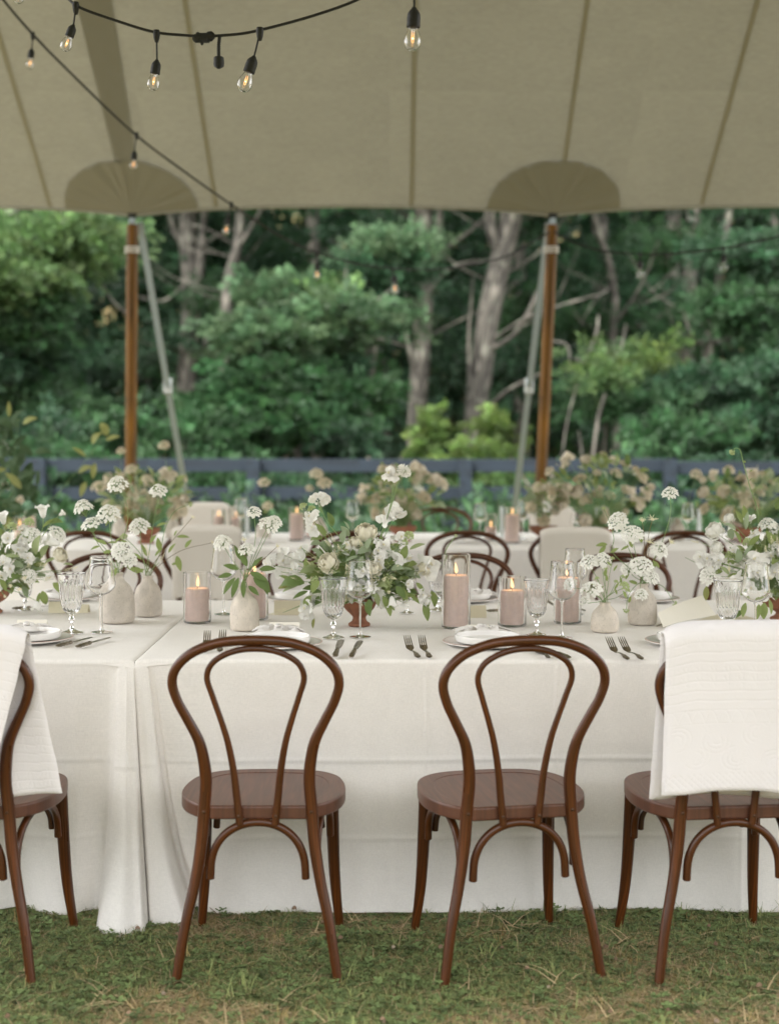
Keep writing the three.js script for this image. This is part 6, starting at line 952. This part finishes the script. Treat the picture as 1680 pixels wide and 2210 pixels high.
    bulb(t, org, 7.8, [71, 74], k4(128, 240), k4(122, 287));
    bulb(t, org, 8.6, [295, 290], k4(556, 662), k4(553, 706));
    bulb(t, org, 9.6, [499, 440], [490, 485], [486, 508]);
    bulb(t, org, 10.3, [683, 545], [684, 583], [684, 604], true); bulb(t, org, 10.7, [848, 580], [851, 612], [852, 636], true);
    const o2 = at(1195, 500, 10.9), t2 = thing('string_lights', 'faint dark string of bulbs sagging right from the right tent pole', 'string lights', o2);
    sub('cable', tube([[1195, 500, 10.9], [1240, 525, 10.85], [1310, 543, 10.8], [1400, 549, 10.7], [1500, 543, 10.5], [1600, 528, 10.3], [1760, 490, 10]].map(([u, v, d]) => at(u, v, d).sub(o2)), 0.008, 60, 6), M.rubber, t2);
    bulb(t2, o2, 10.7, [1380, 548], [1380, 580], [1379, 602], false); bulb(t2, o2, 10.4, [1560, 535], [1560, 566], [1560, 588], false);
  }
}

// ------------------------------------------------------------------ lawn: clover, grass and dry straw
{
  const blade = (L, w, bend) => surf(1, 3, (u, v) => [(u - 0.5) * w * (1 - v * 0.9), L * v * (1 - 0.25 * bend * v), bend * L * v * v * 0.8]);
  const tuft = (seed, n, L, w, bend) => { const r = rng(seed), g = []; for (let i = 0; i < n; i++) { const a = r() * 6.283; g.push(blade(L * (0.5 + 0.7 * r()), w, bend * (0.4 + r())).rotateY(a).translate(Math.cos(a) * 0.008 * r(), 0, Math.sin(a) * 0.008 * r())); } return join(g); };
  const clover = (seed) => { const r = rng(seed), g = []; for (let i = 0; i < 4; i++) { const h = 0.012 + 0.02 * r(), x = (r() - 0.5) * 0.03, z = (r() - 0.5) * 0.03, tl = (r() - 0.5) * 0.6; for (let k = 0; k < 3; k++) { const a = k / 3 * 6.283 + r(); g.push(surf(2, 2, (u, v) => { const s = 2 * u - 1; return [s * 0.0048 * (0.35 + v * (v > 0.9 ? 0.5 : 0.9)), 0.0012 * Math.abs(s), 0.0105 * v - (v > 0.9 ? 0 : 0)]; }).rotateX(-0.25).rotateY(a).rotateX(tl).translate(x, h, z)); } g.push(tube([[x * 0.4, 0, z * 0.4], [x, h, z]], 0.0005, 1, 3, false)); } return join(g); };
  const straw = (seed) => { const r = rng(seed), g = []; for (let i = 0; i < 5; i++) g.push(blade(0.05 + 0.04 * r(), 0.0016, 0.5).rotateX(1.1 + 0.4 * r()).rotateY(r() * 6.28).translate((r() - 0.5) * 0.03, 0.004 + 0.008 * r(), (r() - 0.5) * 0.03)); return join(g); };
  const mat = phys({ color: rgb(1, 1, 1), roughness: 0.8 });
  const r = rng(404), kinds = [[tuft(1, 8, 0.026, 0.0024, 0.8), 'grass', 'short green grass blades of the lawn'], [tuft(2, 6, 0.034, 0.0018, 1.1), 'grass_001', 'thin longer grass blades of the lawn'], [clover(3), 'clover', 'dark green clover leaves mixed through the lawn'], [clover(8), 'clover_001', 'small clover leaves mixed through the lawn'], [straw(5), 'straw', 'dry tan straw lying in the lawn']].map((k) => [...k, []]);
  const put = (x, z, s) => {
    const dry = dryAt(x, z), q = r(); let k;
    if (q < 0.11 + dry * 0.26) k = 4; else if (r() < 0.4 - dry * 0.26) k = r() < 0.5 ? 2 : 3; else k = r() < 0.6 ? 0 : 1;
    const b = 0.6 + 0.8 * r(), y = r();
    const c = k === 4 ? rgb(0.4 * b, 0.3 * b, 0.17 * b) : k >= 2 ? rgb(0.12 * b, 0.17 * b, 0.058 * b) : y < dry * 0.6 + 0.14 ? rgb(0.3 * b, 0.23 * b, 0.09 * b) : rgb(0.22 * b, 0.255 * b, 0.09 * b);
    kinds[k][3].push([V(x, 0, z), c, s * (k === 2 || k === 3 ? 0.66 : 1) * (0.75 + 0.5 * r()) * (k < 2 && dry < 0.4 ? 1 : 0.85)]);
  };
  for (let i = 0; i < 84000; i++) put((r() * 2 - 1) * 1.5, -3.3 - r() * 1.45, 1);
  for (let i = 0; i < 9000; i++) put((r() * 2 - 1) * 4.5, -1 - r() * 5, 2);
  for (let i = 0; i < 8000; i++) put((r() * 2 - 1) * 9, -6 - r() * 12, 3.2);
  for (const [g, name, label, list] of kinds) {
    const m = new THREE.InstancedMesh(g, mat, list.length); m.name = name; m.castShadow = m.receiveShadow = true;
    list.forEach(([p, c, s], i) => { dummy.position.copy(p); dummy.rotation.set((r() - 0.5) * 0.35, r() * 6.28, (r() - 0.5) * 0.35); dummy.scale.setScalar(s); dummy.updateMatrix(); m.setMatrixAt(i, dummy.matrix); m.setColorAt(i, c); });
    scene.add(m); tag(m, label, name.startsWith('clover') ? 'clover' : name === 'straw' ? 'straw' : 'grass', null, 'stuff');
  }
  // clover heads
  const headG = (() => { const rr = rng(6), g = []; for (let i = 0; i < 26; i++) { const a = i * 2.4, q = Math.sqrt(i / 26); g.push(clean(new THREE.TetrahedronGeometry(0.0028).scale(0.7, 1.5, 0.7).translate(Math.cos(a) * q * 0.006, 0.03 + 0.006 * (1 - q * q), Math.sin(a) * q * 0.006))); } return join(g); })(), headS = tube([[0, 0, 0], [0.001, 0.03, 0]], 0.0007, 2, 4, false);
  const n = 60, hm = new THREE.InstancedMesh(headG, phys({ color: rgb(1, 1, 1), roughness: 0.9 }), n); hm.name = 'clover_blossom';
  for (let i = 0; i < n; i++) { dummy.position.set((r() * 2 - 1) * 1.4, 0.0, -3.45 - r() * 1.0); dummy.rotation.set((r() - 0.5) * 0.7, r() * 6, (r() - 0.5) * 0.7); dummy.scale.setScalar(0.7 + 0.4 * r()); dummy.updateMatrix(); hm.setMatrixAt(i, dummy.matrix); hm.setColorAt(i, r() < 0.75 ? rgb(0.3, 0.2, 0.13) : rgb(0.42, 0.33, 0.25)); }
  scene.add(hm); tag(hm, 'small pinkish and browned clover blossoms dotting the lawn', 'clover blossom', null, 'stuff');
}


renderer.render(scene, camera);
